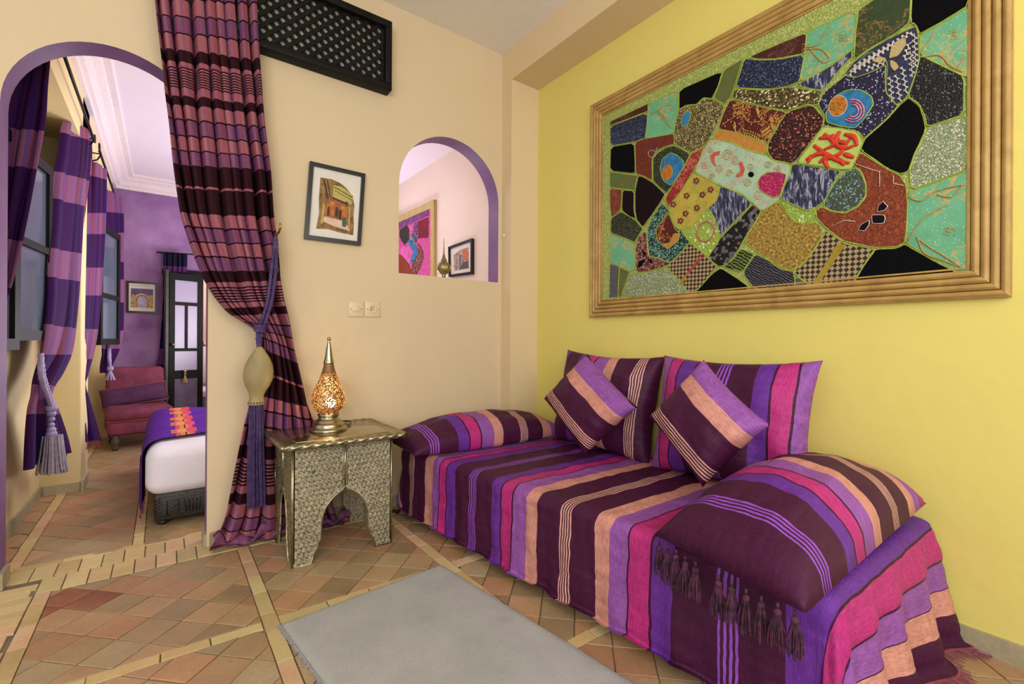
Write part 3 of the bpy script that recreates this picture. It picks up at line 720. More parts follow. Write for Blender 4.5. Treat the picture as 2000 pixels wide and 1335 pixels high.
for k in range(150):
    a = rnd.uniform(0, 2 * PI); rr = .033 * math.sqrt(rnd.random()); x, y = bot.x + rr * math.cos(a), YT - .005 + rr * math.sin(a) * .7
    L = bot.z - on_y(500, 985, YT).z + rnd.uniform(-.012, .012); sw = rnd.uniform(-.006, .006)
    ts.tube([(x, y, bot.z + .004), (x + sw + (x - bot.x) * .2, y, bot.z - L * .5), (x + sw + (x - bot.x) * .35 + .004, y - .002, bot.z - L)], .0026, 4, 0, False)
ts.build('tassel', M['cord'], tb)
# ================================================================ LATTICE GRILLE over the vent
def lattice():
    x1_, x0_ = 1.16, .30; z0_, z1_ = 2.69, 3.13; dY = .085; g = thing('ventilation_grille', ((x0_ + x1_) / 2, WY, z0_), 'black wooden diagonal lattice grille mounted high on the beige wall', 'grille')
    f = .042
    for a, b in (((x0_, WY - dY, z0_), (x1_, WY - .001, z0_ + f)), ((x0_, WY - dY, z1_ - f), (x1_, WY - .001, z1_)), ((x1_ - f, WY - dY, z0_ + f), (x1_, WY - .001, z1_ - f)), ((x0_, WY - dY, z0_ + f), (x0_ + f, WY - .001, z1_ - f))):
        MB().rbox(a, b, .004, 2).build('frame_rail', M['black_wood'], g)
    MB().box((x0_ + f, WY - .035, z0_ + f), (x1_ - f, WY - .002, z1_ - f)).build('backing', pm('painted light behind lattice', '#7c7666', '#949080', 20, .8), g)  # board's grey colour imitates light showing through the lattice holes
    xa, xb, za, zb = x0_ + f, x1_ - f, z0_ + f, z1_ - f; p = .062; wd = .031
    for sgn, yy in ((1, WY - .054), (-1, WY - .044)):
        c0 = -2.0
        while c0 < 3:
            # line x*sgn - z = const
            P = [(c0, za - 1), (c0 + wd, za - 1), (c0 + wd + 2 * 1, za + 1), (c0 + 2, za + 1)]
            if sgn < 0: P = [((xa + xb) - x, z) for x, z in P]
            P = clip(P, xa, xb, za, zb)
            if P and parea(P) > 2e-4:
                MB().prism([(x, yy, z) for x, z in P], (0, .009, 0)).build('slat', M['black_wood'], g)
            c0 += p * 1.06
lattice()
# ================================================================ FRAMED PRINTS
def print_mat(name, kind):
    m = N(name, .6, spec=.3); v = m.coord('Generated'); sp = m.n('SeparateXYZ'); m.l(v, sp.inputs[0])
    nz = m.noise(v, 7, 5, .65)
    if kind == 0: a = m.ramp(nz, [(.3, '#4a3a24'), (.45, '#7a5c34'), (.6, '#a07a48'), (.75, '#6a5030')])
    elif kind == 1: a = m.ramp(nz, [(.3, '#6a4a34'), (.5, '#b8906a'), (.7, '#d8c0a0')])
    else: a = m.ramp(nz, [(.3, '#4a4038'), (.5, '#a08878'), (.7, '#c8b8a8')])
    m.color(a); return m.m
def poly_part(name, pts, Y, dy, mat, parent): return MB().prism([(x, Y, z) for x, z in pts], (0, dy, 0)).build(name, mat, parent)
pr = thing('framed_print', on_y(655, 470, WY), 'black framed print of a sunlit covered passage on the beige wall', 'picture', 'small framed prints')
c4 = [on_y(606, 314, WY - .03), on_y(714, 339, WY - .03), on_y(705, 479, WY - .03), on_y(595, 465, WY - .03)]
def bil(c, a, b): return c[0] * (1 - a) * (1 - b) + c[1] * a * (1 - b) + c[2] * a * b + c[3] * (1 - a) * b
def qp(c, pts, depth, mat, name, parent, off=Vector()): return MB().prism([bil(c, a, b) + off for a, b in pts], depth).build(name, mat, parent)
fa, fb = .066, .05
for q in ([(0, 0), (1, 0), (1 - fa, fb), (fa, fb)], [(1, 0), (1, 1), (1 - fa, 1 - fb), (1 - fa, fb)], [(1, 1), (0, 1), (fa, 1 - fb), (1 - fa, 1 - fb)], [(0, 1), (0, 0), (fa, fb), (fa, 1 - fb)]):
    qp(c4, q, (0, .028, 0), M['black_frame'], 'frame_rail', pr)
qp(c4, [(.05, .04), (.95, .04), (.95, .96), (.05, .96)], (0, .006, 0), M['mat_white'], 'mount', pr, Vector((0, .014, 0)))
pic = [bil(c4, a, b) + Vector((0, .0125, 0)) for a, b in ((.2, .16), (.83, .18), (.86, .87), (.2, .87))]
def pl_(nm, pts, mat, k): MB().prism([bil(pic, a, b) + Vector((0, -.0006 * k, 0)) for a, b in pts], (0, .0006, 0)).build(nm, mat, pic_o)
pic_o = MB().prism([bil(pic, a, b) for a, b in [(0, .02), (.3, 0), (.55, .03), (.75, .10), (.92, .22), (1, .4), (.98, .6), (1, .8), (.99, 1), (.6, .98), (.3, .95), (-.02, .97), (.03, .7), (.0, .4)]], (0, .001, 0)).build('print', print_mat('passage print', 0), pr)
pl_('painted_canopy', [(.38, .10), (.62, .10), (.95, .22), (.93, .40), (.78, .40), (.36, .34)], pm('print yellow', '#b8a85c', '#a8964c', 30), 1)
pl_('painted_wall', [(.3, .36), (.76, .42), (.82, .62), (.74, .72), (.2, .72), (.16, .6)], pm('print orange', '#b8662c', '#8a4a22', 16), 1)
pl_('painted_floor', [(.18, .72), (.68, .75), (.86, .86), (.9, .93), (.4, .87), (.14, .82)], pm('print pale floor', '#d8bca8', '#c8a890', 12), 1)
pl_('painted_figure', [(.66, .68), (.76, .68), (.78, .86), (.67, .86)], pm('print green', '#4a5c44', '#38483c', 12), 2)
pl_('painted_column', [(.85, .45), (.89, .45), (.87, .9), (.83, .9)], pm('print ochre', '#b89858'), 2)
pl_('painted_column', [(.12, .5), (.17, .5), (.15, .86), (.08, .86)], D.materials['print ochre'], 2)
pdk = pm('print umber', '#4a3018', '#2c1c0e', 30)
for q in ([(.36, .33), (.78, .39), (.78, .43), (.36, .36)], [(.40, .13), (.93, .25), (.93, .265), (.40, .145)], [(.42, .20), (.93, .31), (.93, .32), (.42, .21)], [(.74, .36), (.80, .37), (.80, .46), (.75, .44)], [(.46, .52), (.50, .50), (.54, .52), (.54, .70), (.46, .70)], [(.56, .56), (.60, .54), (.64, .57), (.63, .73), (.56, .73)], [(.24, .54), (.30, .52), (.31, .70), (.24, .70)], [(.08, .05), (.12, .05), (.26, .36), (.22, .40)], [(.18, .03), (.21, .03), (.30, .30), (.28, .33)], [(.2, .90), (.8, .94), (.8, .945), (.2, .905)]):
    pl_('painted_shadow', q, pdk, 3)
pgo = pm('print gold', '#c8883c', '#b06c2c', 40)
for q in ([(.32, .42), (.44, .42), (.42, .50), (.30, .50)], [(.62, .46), (.74, .48), (.73, .53), (.62, .52)], [(.36, .60), (.43, .60), (.42, .68), (.35, .68)]): pl_('painted_light', q, pgo, 3)
# switch and socket, one double plate
for k, (ua, ub, nm, lab) in enumerate(((680, 709.5, 'light_switch', 'ivory rocker switch plate on the beige wall, left of the socket'), (712, 742, 'wall_socket', 'ivory round-pin socket plate on the beige wall, right of the switch'))):
    a, b = on_y(ua, 590, WY), on_y(ub, 617, WY); s_ = (b.x - a.x); zc = (a.z + b.z) / 2 + .0; hx = s_ / 2; cx = (a.x + b.x) / 2
    o = thing(nm, (cx, WY, zc), lab, 'switch' if k == 0 else 'socket')
    MB().rbox((cx - hx, WY - .009, zc - hx), (cx + hx, WY - .0005, zc + hx), .004, 2).build('plate', M['white_plastic'], o)
    for sx in (-1, 1): MB().lathe([(.003, 0), (.003, .001)], 10).xf(Matrix.Translation((cx + sx * hx * .72, WY - .009, zc)) @ Matrix.Rotation(PI / 2, 4, 'X')).build('screw', M['hole'], o)
    if k == 0: MB().rbox((cx - .024, WY - .014, zc - .016), (cx + .024, WY - .008, zc + .016), .003, 2).build('rocker', M['white_plastic'], o)
    else:
        MB().lathe([(.026, 0), (.026, .002), (.022, .002), (.021, .0005)], 24).xf(Matrix.Translation((cx, WY - .009, zc)) @ Matrix.Rotation(PI / 2, 4, 'X')).build('socket_ring', M['white_plastic'], o)
        for dx, dz in ((-.009, -.003), (.009, -.003), (0, .010)): MB().lathe([(.0032, 0), (.0032, .004)], 10).xf(Matrix.Translation((cx + dx, WY - .010, zc + dz)) @ Matrix.Rotation(PI / 2, 4, 'X')).build('pin_hole', M['hole'] if dz < 0 else M['brass'], o)
# small white knob on the pilaster side
kp = on_x(978, 462, X1); MB().ball((X1 - .006, 2.9, kp.z), .010, 12, 0, (.7, .7, 1.1)).build('door_bumper', pm('white enamel', '#f0e6da', rough=.25)); tag(D.objects['door_bumper'], 'tiny white knob on the edge of the pilaster right of the niche', 'knob')
# ================================================================ NICHE: lantern on the sill, print and pink patchwork beyond
lt = thing('lantern', on_y(868, 541, 3.03), 'small pierced brass lantern with tall spire standing on the niche sill', 'lantern')
lx = on_y(866.5, 540, 3.02).x; z0_ = 1.545
M['old_brass'] = pm('aged pierced brass', '#6a5c38', '#b8a468', 90, .4, .7, bump=.5, bscale=160)
lz = lambda v: on_y(868, v, 3.02).z
MB().lathe([(.028, 0), (.028, .006), (.016, .01), (.012, .028), (.018, .034)], 20, (lx, 3.02, z0_)).build('base', M['old_brass'], lt)
H_ = lz(466) - z0_
body = [(.018, .034), (.034, .042), (.047, .06), (.052, .08), (.049, .098), (.04, .112), (.028, .122), (.020, .132)]
bo = MB().lathe([(a, b) for a, b in body], 24, (lx, 3.02, z0_), 0, False).build('body', M['old_brass'], lt)
pn = MB()
for k in range(8):
    a = k * PI / 4; pn.ball((lx + .051 * math.cos(a), 3.02 + .051 * math.sin(a), z0_ + .08), .010, 8, 0, (.6, .6, 1.1))
pn.build('glass_boss', pm('amber glass', '#cfae70', rough=.1), bo)
MB().lathe([(.021, .132), (.023, .138), (.016, .146), (.010, .165), (.006, .19), (.0035, .22), (.005, .226), (.003, .232), (.0018, H_), (.0005, H_ + .004)], 16, (lx, 3.02, z0_)).build('spire', M['old_brass'], lt)
def side_picture(name, pts, X, depth, label, fw, fmat, thk=.03):
    """picture on a wall that faces -x; pts TL TR BR BL of the outer frame in the photo"""
    c = [on_x(u, v, X - thk) for u, v in pts]; ctr = sum(c, Vector()) / 4
    t = thing(name, (X, ctr.y, c[3].z), label, 'picture'); wx = (c[1] - c[0]).length; hz = (c[3] - c[0]).length; a, b = fw / wx, fw / hz
    for q in ([(0, 0), (1, 0), (1 - a, b), (a, b)], [(1, 0), (1, 1), (1 - a, 1 - b), (1 - a, b)], [(1, 1), (0, 1), (a, 1 - b), (1 - a, 1 - b)], [(0, 1), (0, 0), (a, b), (a, 1 - b)]): qp(c, q, (thk - .002, 0, 0), fmat, 'frame_rail', t)
    return t, c, a, b
t, c, a, b = side_picture('framed_print', [(875, 482), (921, 465), (921, 535), (876, 541)], BX1, 0, 'small black framed print with an orange doorway, seen through the niche', .022, M['black_frame'])
qp(c, [(a * .8, b * .8), (1 - a * .8, b * .8), (1 - a * .8, 1 - b * .8), (a * .8, 1 - b * .8)], (.005, 0, 0), M['mat_white'], 'mount', t, Vector((.016, 0, 0)))
p2 = qp(c, [(.18, .30), (.5, .2), (.82, .20), (.84, .82), (.2, .82)], (.001, 0, 0), print_mat('doorway print', 2), 'print', t, Vector((.0148, 0, 0)))
qp(c, [(.58, .28), (.66, .22), (.76, .26), (.80, .36), (.8, .56), (.6, .56)], (.0006, 0, 0), pm('print orange door', '#c8683a', '#b05a34', 20), 'painted_door', p2, Vector((.0142, 0, 0)))
qp(c, [(.42, .8), (.6, .6), (.8, .6), (.82, .8)], (.0006, 0, 0), pm('print dark ground', '#4a4440'), 'painted_ground', p2, Vector((.0142, 0, 0)))
qp(c, [(.43, .36), (.5, .36), (.5, .72), (.43, .72)], (.0006, 0, 0), pm('print blue figure', '#4a5a7a'), 'painted_figure', p2, Vector((.0142, 0, 0)))
# ================================================================ LARGE PATCHWORK on the yellow wall
XF = 2.322          # plane of the frame face
def fab(name, kind, c1, c2, c3=None, scale=1.0):
    m = N(name, .8 if 'black woven' in name or 'plum' in name else .6, spec=.08 if 'black woven' in name or 'plum' in name else .35); v = m.coord('Object'); c3 = c3 or c2
    if kind == 'bead':
        d = m.vor(v, 230 * scale); r = m.vor(v, 230 * scale, 'Color'); rs = m.n('SeparateColor'); m.l(r, rs.inputs[0])
        c_ = m.mix(m.math('GREATER_THAN', rs.outputs[0], .62), c1, c2); c_ = m.mix(m.math('GREATER_THAN', rs.outputs[1], .88), c_, c3)
        c_ = m.mix(m.math('GREATER_THAN', d, .62), c_, c1); m.color(c_); m.bump(d, .6, -.004); m.b.inputs['Roughness'].default_value = .35
    elif kind == 'scroll':
        n_ = m.noise(v, 26 * scale, 2, .5, dist=1.6); k = m.math('LESS_THAN', m.math('ABSOLUTE', m.math('SUBTRACT', n_, .5)), .035)
        s2 = m.math('GREATER_THAN', m.noise(v, 9 * scale, 2), .5); sp_ = m.vor(v, 90); 
        c_ = m.mix(.5, c1, m.ramp(m.noise(v, 12, 4), [(.3, (.75, .75, .75)), (.7, (1.2, 1.2, 1.2))]), 'MULTIPLY')
        c_ = m.mix(m.math('MULTIPLY', k, s2), c_, c2); c_ = m.mix(m.math('MULTIPLY', m.math('LESS_THAN', sp_, .13), 1), c_, c3); m.color(c_); m.bump(n_, .4, .004)
    elif kind == 'feather':
        mp = m.n('Mapping'); m.l(v, mp.inputs[0]); mp.inputs['Rotation'].default_value = (.7, 0, 0); mp.inputs['Scale'].default_value = (1, 1, .22)
        n_ = m.noise(mp.outputs[0], 75 * scale, 3, .6, dist=.6)
        m.color(m.ramp(n_, [(.40, c1), (.52, c3), (.60, c2), (.66, c1)])); m.bump(n_, .7, .005)
    elif kind == 'check':
        mp = m.n('Mapping'); m.l(v, mp.inputs[0]); mp.inputs['Rotation'].default_value = (.75, 0, 0); mp.inputs['Scale'].default_value = (0, 1, 1)
        ck = m.n('TexChecker'); m.l(mp.outputs[0], ck.inputs[0]); ck.inputs['Scale'].default_value = 66 * scale; ck.inputs[1].default_value = lin(c1); ck.inputs[2].default_value = lin(c2)
        m.color(ck.outputs[0]); m.bump(m.noise(v, 200, 2), .3, .002)
    elif kind == 'line':
        wv = m.n('TexWave'); mp = m.n('Mapping'); m.l(v, mp.inputs[0]); mp.inputs['Rotation'].default_value = (-.6, 0, 0); m.l(mp.outputs[0], wv.inputs[0]); wv.bands_direction = 'Z'
        wv.inputs['Scale'].default_value = 22 * scale; wv.inputs['Distortion'].default_value = 5; wv.inputs['Detail'].default_value = 3; wv.inputs['Detail Scale'].default_value = 2
        m.color(m.ramp(wv.outputs['Fac'], [(.3, c1), (.6, c2), (.9, c3)])); m.bump(wv.outputs['Fac'], .5, .005)
    else:
        n_ = m.noise(v, 120 * scale, 3, .7); m.color(m.ramp(n_, [(.38, c1), (.6, c2), (.72, c3)])); m.bump(n_, .6, .004)
    return m.m
F = dict(
 navy=fab('navy beaded cloth', 'bead', '#080c24', '#1c3060', '#6a7a9a'), black=fab('black woven cloth', 'plain', '#040406', '#08070a', '#121014'),
 blackg=fab('black sequinned cloth', 'bead', '#040405', '#0c0c0f', '#5a5c58', .8), mint=fab('mint silk with gold scrolls', 'scroll', '#62a47c', '#b09a5c', '#e8d890', .7),
 brownbead=fab('bronze beaded cloth', 'bead', '#4a4020', '#8a7c4c', '#c0b088', .7), olive=fab('olive brocade', 'scroll', '#5a5c28', '#3a6a3c', '#8a7a3a'),
 brick=fab('brick velvet', 'plain', '#551c10', '#6e2818', '#4a1a0e', .5), dgreen=fab('black green sequins', 'bead', '#0a0c06', '#2a341c', '#5a6a40'),
 peacock=fab('peacock blue silk', 'plain', '#1c5c84', '#2a78a4', '#24688c', .2), orange=fab('orange silk', 'scroll', '#b46c18', '#8a4a10', '#d89040', 1.4), redstrip=fab('rose red braid', 'scroll', '#842018', '#c06a60', '#d89080', 1.6),
 maroon=fab('maroon velvet with gold vines', 'scroll', '#4c0a0c', '#b87838', '#c89048', 1.1), tan=fab('tan gold satin', 'plain', '#a8702c', '#b88038', '#8a5a20', .4),
 aqua=fab('pale aqua embroidered silk', 'scroll', '#9cb898', '#b08a78', '#e0e4d0', 1.3), magenta=fab('magenta silk', 'bead', '#94104c', '#b82468', '#c85a30', .7),
 mustard=fab('mustard silk', 'scroll', '#b09c3c', '#7c8c34', '#c8b858', 1.2), feath=fab('dark blue feather embroidery', 'feather', '#141c30', '#a8a8b4', '#3a3a5a'),
 gflow=fab('black cloth with grey flowers', 'bead', '#060607', '#565058', '#6c666c', .22), lime=fab('lime silk with white beads', 'bead', '#8aa03a', '#94ac48', '#dce0a0', .45),
 mosaic=fab('teal mosaic embroidery', 'bead', '#0e2c26', '#5a9488', '#88b4a4', .62), pinkmos=fab('rose mosaic embroidery', 'bead', '#401414', '#a86a5c', '#c08c7c', .62),
 rust=fab('rust wool embroidery', 'plain', '#5a1c0a', '#8c3c18', '#b06a38', 1.1), glit=fab('silver green glitter cloth', 'bead', '#74845c', '#a0a088', '#d8d8b0', .9), plum=fab('plum dark velvet', 'plain', '#14080e', '#1e1016', '#301c26', .7),
 orbrown=fab('burnt orange silk', 'plain', '#5c2410', '#7a3818', '#8c5028', .3), check=fab('brown and cream checked cloth', 'check', '#2c1e12', '#a08a64'), greenwood=fab('moss silk with black waves', 'line', '#0c1008', '#4a5a24', '#6a7c34'),
 greywood=fab('grey black ribbed cloth', 'line', '#0c0c10', '#26242c', '#545060', 1.3), gold=fab('gold sequin cloth', 'plain', '#6a5010', '#a8883c', '#e0c878', .75), lace=fab('lime lace with beads', 'bead', '#7c9c34', '#9cac5c', '#d0d4a0', .6),
 sequin=fab('dark red sequins', 'bead', '#180405', '#6c1814', '#c07060', .75), coral=fab('pale lime silk', 'plain', '#a4b858', '#b0c064', '#9cb050', .3), redfelt=fab('orange red felt', 'plain', '#b82c12', '#c83818', '#a82410', .4),
 star=fab('dark violet cloth with stars', 'bead', '#140c2c', '#28183c', '#98a0c0', .8), tapestry=fab('green brown tapestry', 'scroll', '#2c3c1c', '#7a5a30', '#5a6030', 1.2), brownlace=fab('red brown brocade', 'scroll', '#401408', '#5c4038', '#2c1018', 1.4),
 florbead=fab('bronze cloth with cream florets', 'bead', '#3c3214', '#7c6c40', '#dcd0ac', .55), drop=fab('teal and grey flowered cloth', 'bead', '#3c4434', '#547070', '#7a9a98', .6), ogold=fab('old gold ribbon', 'plain', '#8c741c', '#9c8428', '#7c6418', .3),
 scribble=fab('black and white scribble', 'line', '#0a0a0c', '#101014', '#8a8a90', 2), wing=fab('indigo velvet', 'plain', '#20243c', '#2a304c', '#343a5c', .4), cream=fab('cream satin stitch', 'line', '#b09c68', '#c0ac7a', '#c8b688', 3))
M['piping'] = fab('lime couched cord', 'plain', '#8a9c34', '#a4b444', '#b8c468', 1.5); M['lace'] = fab('pale lime net border', 'bead', '#8c9848', '#a8b060', '#c8ca94', .8)
M['white_cord'] = pm('white couched cord', '#b8b0a4', '#ccc4b8', 60, .7); M['gold_cord'] = pm('gold couched cord', '#a87c30', '#c09448', 60, .5)
pwl = on_x(1560, 560, XW)
pw = thing('patchwork_hanging', (XW, 1.25, 1.26), 'large framed green, black and gold embroidered patchwork on the yellow wall', 'picture')
FZ0, FZ1, FYa, FYb = 1.262, 2.70, 2.235, .262        # outer frame on the wall
def frame_moulding(parent, X, ya, yb, z0, z1, wd, mat, thick, prof):
    """four mitred rails with a reeded profile, on a wall facing -x; prof: (distance inwards, height off wall)"""
    cs = [(ya, z0), (ya, z1), (yb, z1), (yb, z0)]
    for k in range(4):
        a, b = cs[k], cs[(k + 1) % 4]; m = MB(); n = len(prof); vs = []
        for (y, z) in (a, b):
            sy, sz = (-1 if y == ya else 1), (1 if z == z0 else -1)
            for d, h in prof: vs.append((X - h * thick, y + sy * d * wd, z + sz * d * wd))
        m.add(vs, [(i, i + 1, n + i + 1, n + i) for i in range(n - 1)] + [tuple(range(n)), tuple(range(n, 2 * n))[::-1]], 0, False)
        m.build('frame_rail', mat, parent)
prof = [(0, 0), (0, .8)]
for k in range(4):
    for q in range(7):
        t = (k + q / 6 * .86) / 4; prof.append((.02 + t * .9, .80 + .2 * math.sin(q / 6 * PI)))
    prof.append((.02 + (k + .93) / 4 * .9, .55))
prof += [(.95, .8), (1, .75), (1, 0)]
fw_ = N('honey pine', .5, spec=.35); v = fw_.coord('Object', (2, 1.2, 1.2)); g_ = fw_.noise(v, 7, 5, .6, dist=.8)
fw_.color(fw_.mix(m_f := fw_.math('GREATER_THAN', fw_.noise(v, 9, 1), .80), fw_.ramp(g_, [(.3, '#98763e'), (.5, '#ab874a'), (.7, '#b79656')]), '#5c3c1c')); fw_.bump(g_, .2, .003); M['pine'] = fw_.m
frame_moulding(pw, XW - .001, FYa, FYb, FZ0, FZ1, .112, M['pine'], .034, prof)
bk = MB().box((XF + .004, FYb + .10, FZ0 + .10), (XF + .014, FYa - .10, FZ1 - .10)).build('backing_cloth', M['lace'], pw)
XQ = XF + .003
PATCH = [
 ('brownlace', [(1192,238),(1266,203),(1266,217),(1192,246)]), ('navy', [(1192,247),(1266,219),(1262,270),(1240,277),(1193,285)]),
 ('mint', [(1268,203),(1325,176),(1325,214),(1318,240),(1317,259),(1294,264),(1260,270),(1265,240)]),
 ('black', [(1327,176),(1412,139),(1403,170),(1394,187),(1391,193),(1374,191),(1362,204),(1340,206),(1327,214)]),
 ('brownbead', [(1326,216),(1340,207),(1362,205),(1374,192),(1393,194),(1415,206),(1408,230),(1395,256),(1383,275),(1377,285),(1350,299),(1330,288),(1318,281),(1317,262),(1319,240)]),
 ('olive', [(1415,137),(1452,115),(1444,140),(1435,170),(1427,190),(1415,204),(1395,192),(1404,168)]),
 ('brick', [(1241,278),(1260,271),(1290,266),(1317,261),(1318,282),(1300,286),(1283,295),(1274,310),(1275,353),(1256,343),(1243,340),(1242,320)]),
 ('black', [(1193,287),(1239,279),(1241,320),(1241,339),(1192,334)]),
 ('dgreen', [(1276,353),(1276,310),(1286,298),(1302,288),(1319,285),(1348,300),(1342,318),(1311,368),(1302,377),(1285,362)]),
 ('redstrip', [(1351,300),(1376,287),(1366,315),(1345,350),(1330,375),(1316,392),(1305,404),(1300,388),(1312,367),(1340,318)]),
 ('maroon', [(1427,194),(1480,208),(1537,219),(1522,240),(1508,262),(1500,279),(1470,269),(1445,260),(1403,252),(1413,222)]),
 ('tan', [(1402,254),(1425,256),(1450,264),(1498,280),(1498,302),(1460,292),(1430,278),(1392,271)]),
 ('aqua', [(1389,271),(1430,279),(1460,293),(1498,304),(1512,314),(1545,322),(1541,345),(1524,383),(1521,392),(1488,412),(1472,397),(1450,378),(1406,362),(1357,336),(1366,315),(1377,289)]),
 ('mustard', [(1356,337),(1406,363),(1400,392),(1383,408),(1354,440),(1331,449),(1320,444),(1306,405),(1330,376),(1345,352)]),
 ('feath', [(1408,363),(1450,380),(1470,398),(1436,432),(1408,462),(1402,444),(1396,424),(1384,407),(1401,391)]),
 ('gflow', [(1472,398),(1487,412),(1475,434),(1458,460),(1444,485),(1430,506),(1418,518),(1403,520),(1383,503),(1391,491),(1409,463),(1440,432)]),
 ('lime', [(1384,409),(1395,424),(1401,444),(1407,463),(1390,491),(1382,503),(1376,495),(1345,470),(1331,450),(1354,441)]),
 ('mosaic', [(1293,396),(1305,408),(1320,444),(1331,450),(1348,472),(1335,488),(1312,514),(1285,503),(1268,500),(1264,449),(1276,422)]),
 ('pinkmos', [(1263,450),(1267,501),(1285,504),(1312,515),(1290,523),(1250,534),(1242,525),(1242,488),(1247,463)]),
 ('olive', [(1192,336),(1246,343),(1240,372),(1192,366)]), ('orbrown', [(1192,368),(1216,370),(1213,410),(1195,425),(1192,400)]), ('plum', [(1217,371),(1239,373),(1239,412),(1243,427),(1232,424),(1215,411)]),
 ('plum', [(1247,344),(1256,345),(1275,356),(1300,379),(1290,396),(1275,418),(1256,444),(1244,429),(1241,412),(1241,373)]),
 ('dgreen', [(1213,413),(1240,428),(1256,446),(1246,463),(1240,473),(1217,463),(1193,454),(1194,427)]), ('mint', [(1192,457),(1217,465),(1240,475),(1240,525),(1231,530),(1210,520),(1192,511)]),
 ('scribble', [(1192,515),(1210,521),(1207,580),(1190,581)]), ('olive', [(1211,522),(1230,531),(1213,579),(1208,580)]), ('glit', [(1232,532),(1250,535),(1300,523),(1330,550),(1346,573),(1214,579)]),
 ('check', [(1348,474),(1376,496),(1400,521),(1392,531),(1370,558),(1352,573),(1345,570),(1328,548),(1302,521),(1332,492)]),
 ('black', [(1409,523),(1440,543),(1471,565),(1356,573),(1392,534)]), ('greenwood', [(1447,486),(1475,495),(1450,532),(1411,521),(1432,507)]), ('greywood', [(1476,496),(1500,508),(1526,526),(1550,530),(1553,548),(1552,560),(1474,565),(1451,533)]),
 ('gold', [(1521,394),(1535,413),(1548,431),(1572,439),(1592,434),(1606,443),(1605,465),(1585,495),(1571,512),(1550,527),(1535,527),(1500,506),(1456,474),(1461,458),(1477,433),(1490,411)]),
 ('lace', [(1524,391),(1545,402),(1560,411),(1580,413),(1592,404),(1593,418),(1584,432),(1570,437),(1550,430),(1537,412)]),
 ('feath', [(1547,322),(1560,320),(1600,327),(1643,334),(1626,362),(1618,380),(1608,395),(1590,408),(1572,410),(1550,400),(1525,388),(1533,360),(1542,342)]),
 ('sequin', [(1538,219),(1580,206),(1590,208),(1610,231),(1608,247),(1600,258),(1585,277),(1560,310),(1547,320),(1511,313),(1500,297),(1501,280),(1514,258),(1525,238)]),
 ('coral', [(1610,248),(1640,250),(1675,258),(1686,274),(1678,300),(1664,330),(1640,331),(1600,324),(1557,318),(1586,280),(1601,259)]),
 ('star', [(1649,150),(1700,99),(1735,121),(1730,180),(1751,206),(1757,204),(1736,228),(1712,250),(1688,271),(1675,256),(1608,246),(1612,228),(1598,204),(1610,180)]),
 ('wing', [(1790,51),(1794,70),(1796,108),(1790,140),(1779,172),(1771,191),(1752,206),(1731,182),(1729,150),(1731,127),(1700,142),(1670,152),(1648,147),(1668,121),(1700,97),(1740,74)]),
 ('tapestry', [(1678,19),(1720,-8),(1780,-48),(1779,0),(1777,44),(1750,66),(1700,95),(1668,118),(1672,60)]),
 ('mint', [(1577,62),(1674,20),(1668,95),(1662,98),(1632,121),(1600,141),(1563,160),(1571,110)]), ('brownlace', [(1463,112),(1520,87),(1576,64),(1572,105),(1520,115),(1480,116)]),
 ('navy', [(1455,115),(1480,118),(1520,117),(1572,107),(1562,160),(1540,169),(1500,175),(1437,172)]), ('feath', [(1664,98),(1665,112),(1645,130),(1610,176),(1590,175),(1553,167),(1600,143),(1634,122)]),
 ('florbead', [(1436,174),(1500,177),(1545,170),(1590,177),(1607,179),(1598,204),(1590,206),(1577,204),(1537,217),(1480,206),(1429,191)]),
 ('black', [(1783,-45),(1840,-78),(1893,-112),(1893,10),(1842,42),(1797,67),(1789,49),(1779,44)]), ('mint', [(1798,69),(1845,43),(1893,13),(1893,150),(1882,149),(1850,132),(1797,106)]),
 ('blackg', [(1798,108),(1850,134),(1883,150),(1883,224),(1811,248),(1806,225),(1796,204),(1774,189),(1790,142)]), ('black', [(1775,191),(1796,207),(1804,230),(1808,250),(1805,262),(1785,304),(1775,334),(1760,340),(1735,330),(1681,293),(1689,272),(1712,252),(1737,229),(1758,205)]),
 ('glit', [(1810,250),(1884,226),(1890,232),(1887,331),(1840,350),(1780,370),(1777,332),(1786,305),(1806,265)]), ('mint', [(1888,334),(1840,353),(1778,373),(1773,400),(1772,450),(1769,474),(1830,509),(1876,533),(1893,533),(1893,334)]),
 ('black', [(1768,477),(1785,487),(1830,512),(1873,534),(1770,546),(1666,554),(1681,530),(1701,496),(1711,487),(1750,485)]),
 ('rust', [(1680,297),(1735,332),(1757,342),(1770,362),(1773,400),(1770,450),(1767,474),(1750,482),(1705,483),(1648,471),(1615,446),(1595,425),(1594,411),(1606,404),(1625,413),(1650,417),(1675,405),(1692,384),(1692,360),(1682,334),(1666,322)]),
 ('drop', [(1648,337),(1670,328),(1681,335),(1691,360),(1691,383),(1674,403),(1650,415),(1625,412),(1609,403),(1612,390),(1627,362)]),
 ('check', [(1608,462),(1614,450),(1646,472),(1652,477),(1704,485),(1710,488),(1680,530),(1664,555),(1585,558),(1562,541),(1549,530),(1572,513),(1587,494)]),
 ('scribble', [(1558,541),(1583,557),(1554,560),(1553,548)])]
rp = random.Random(9)
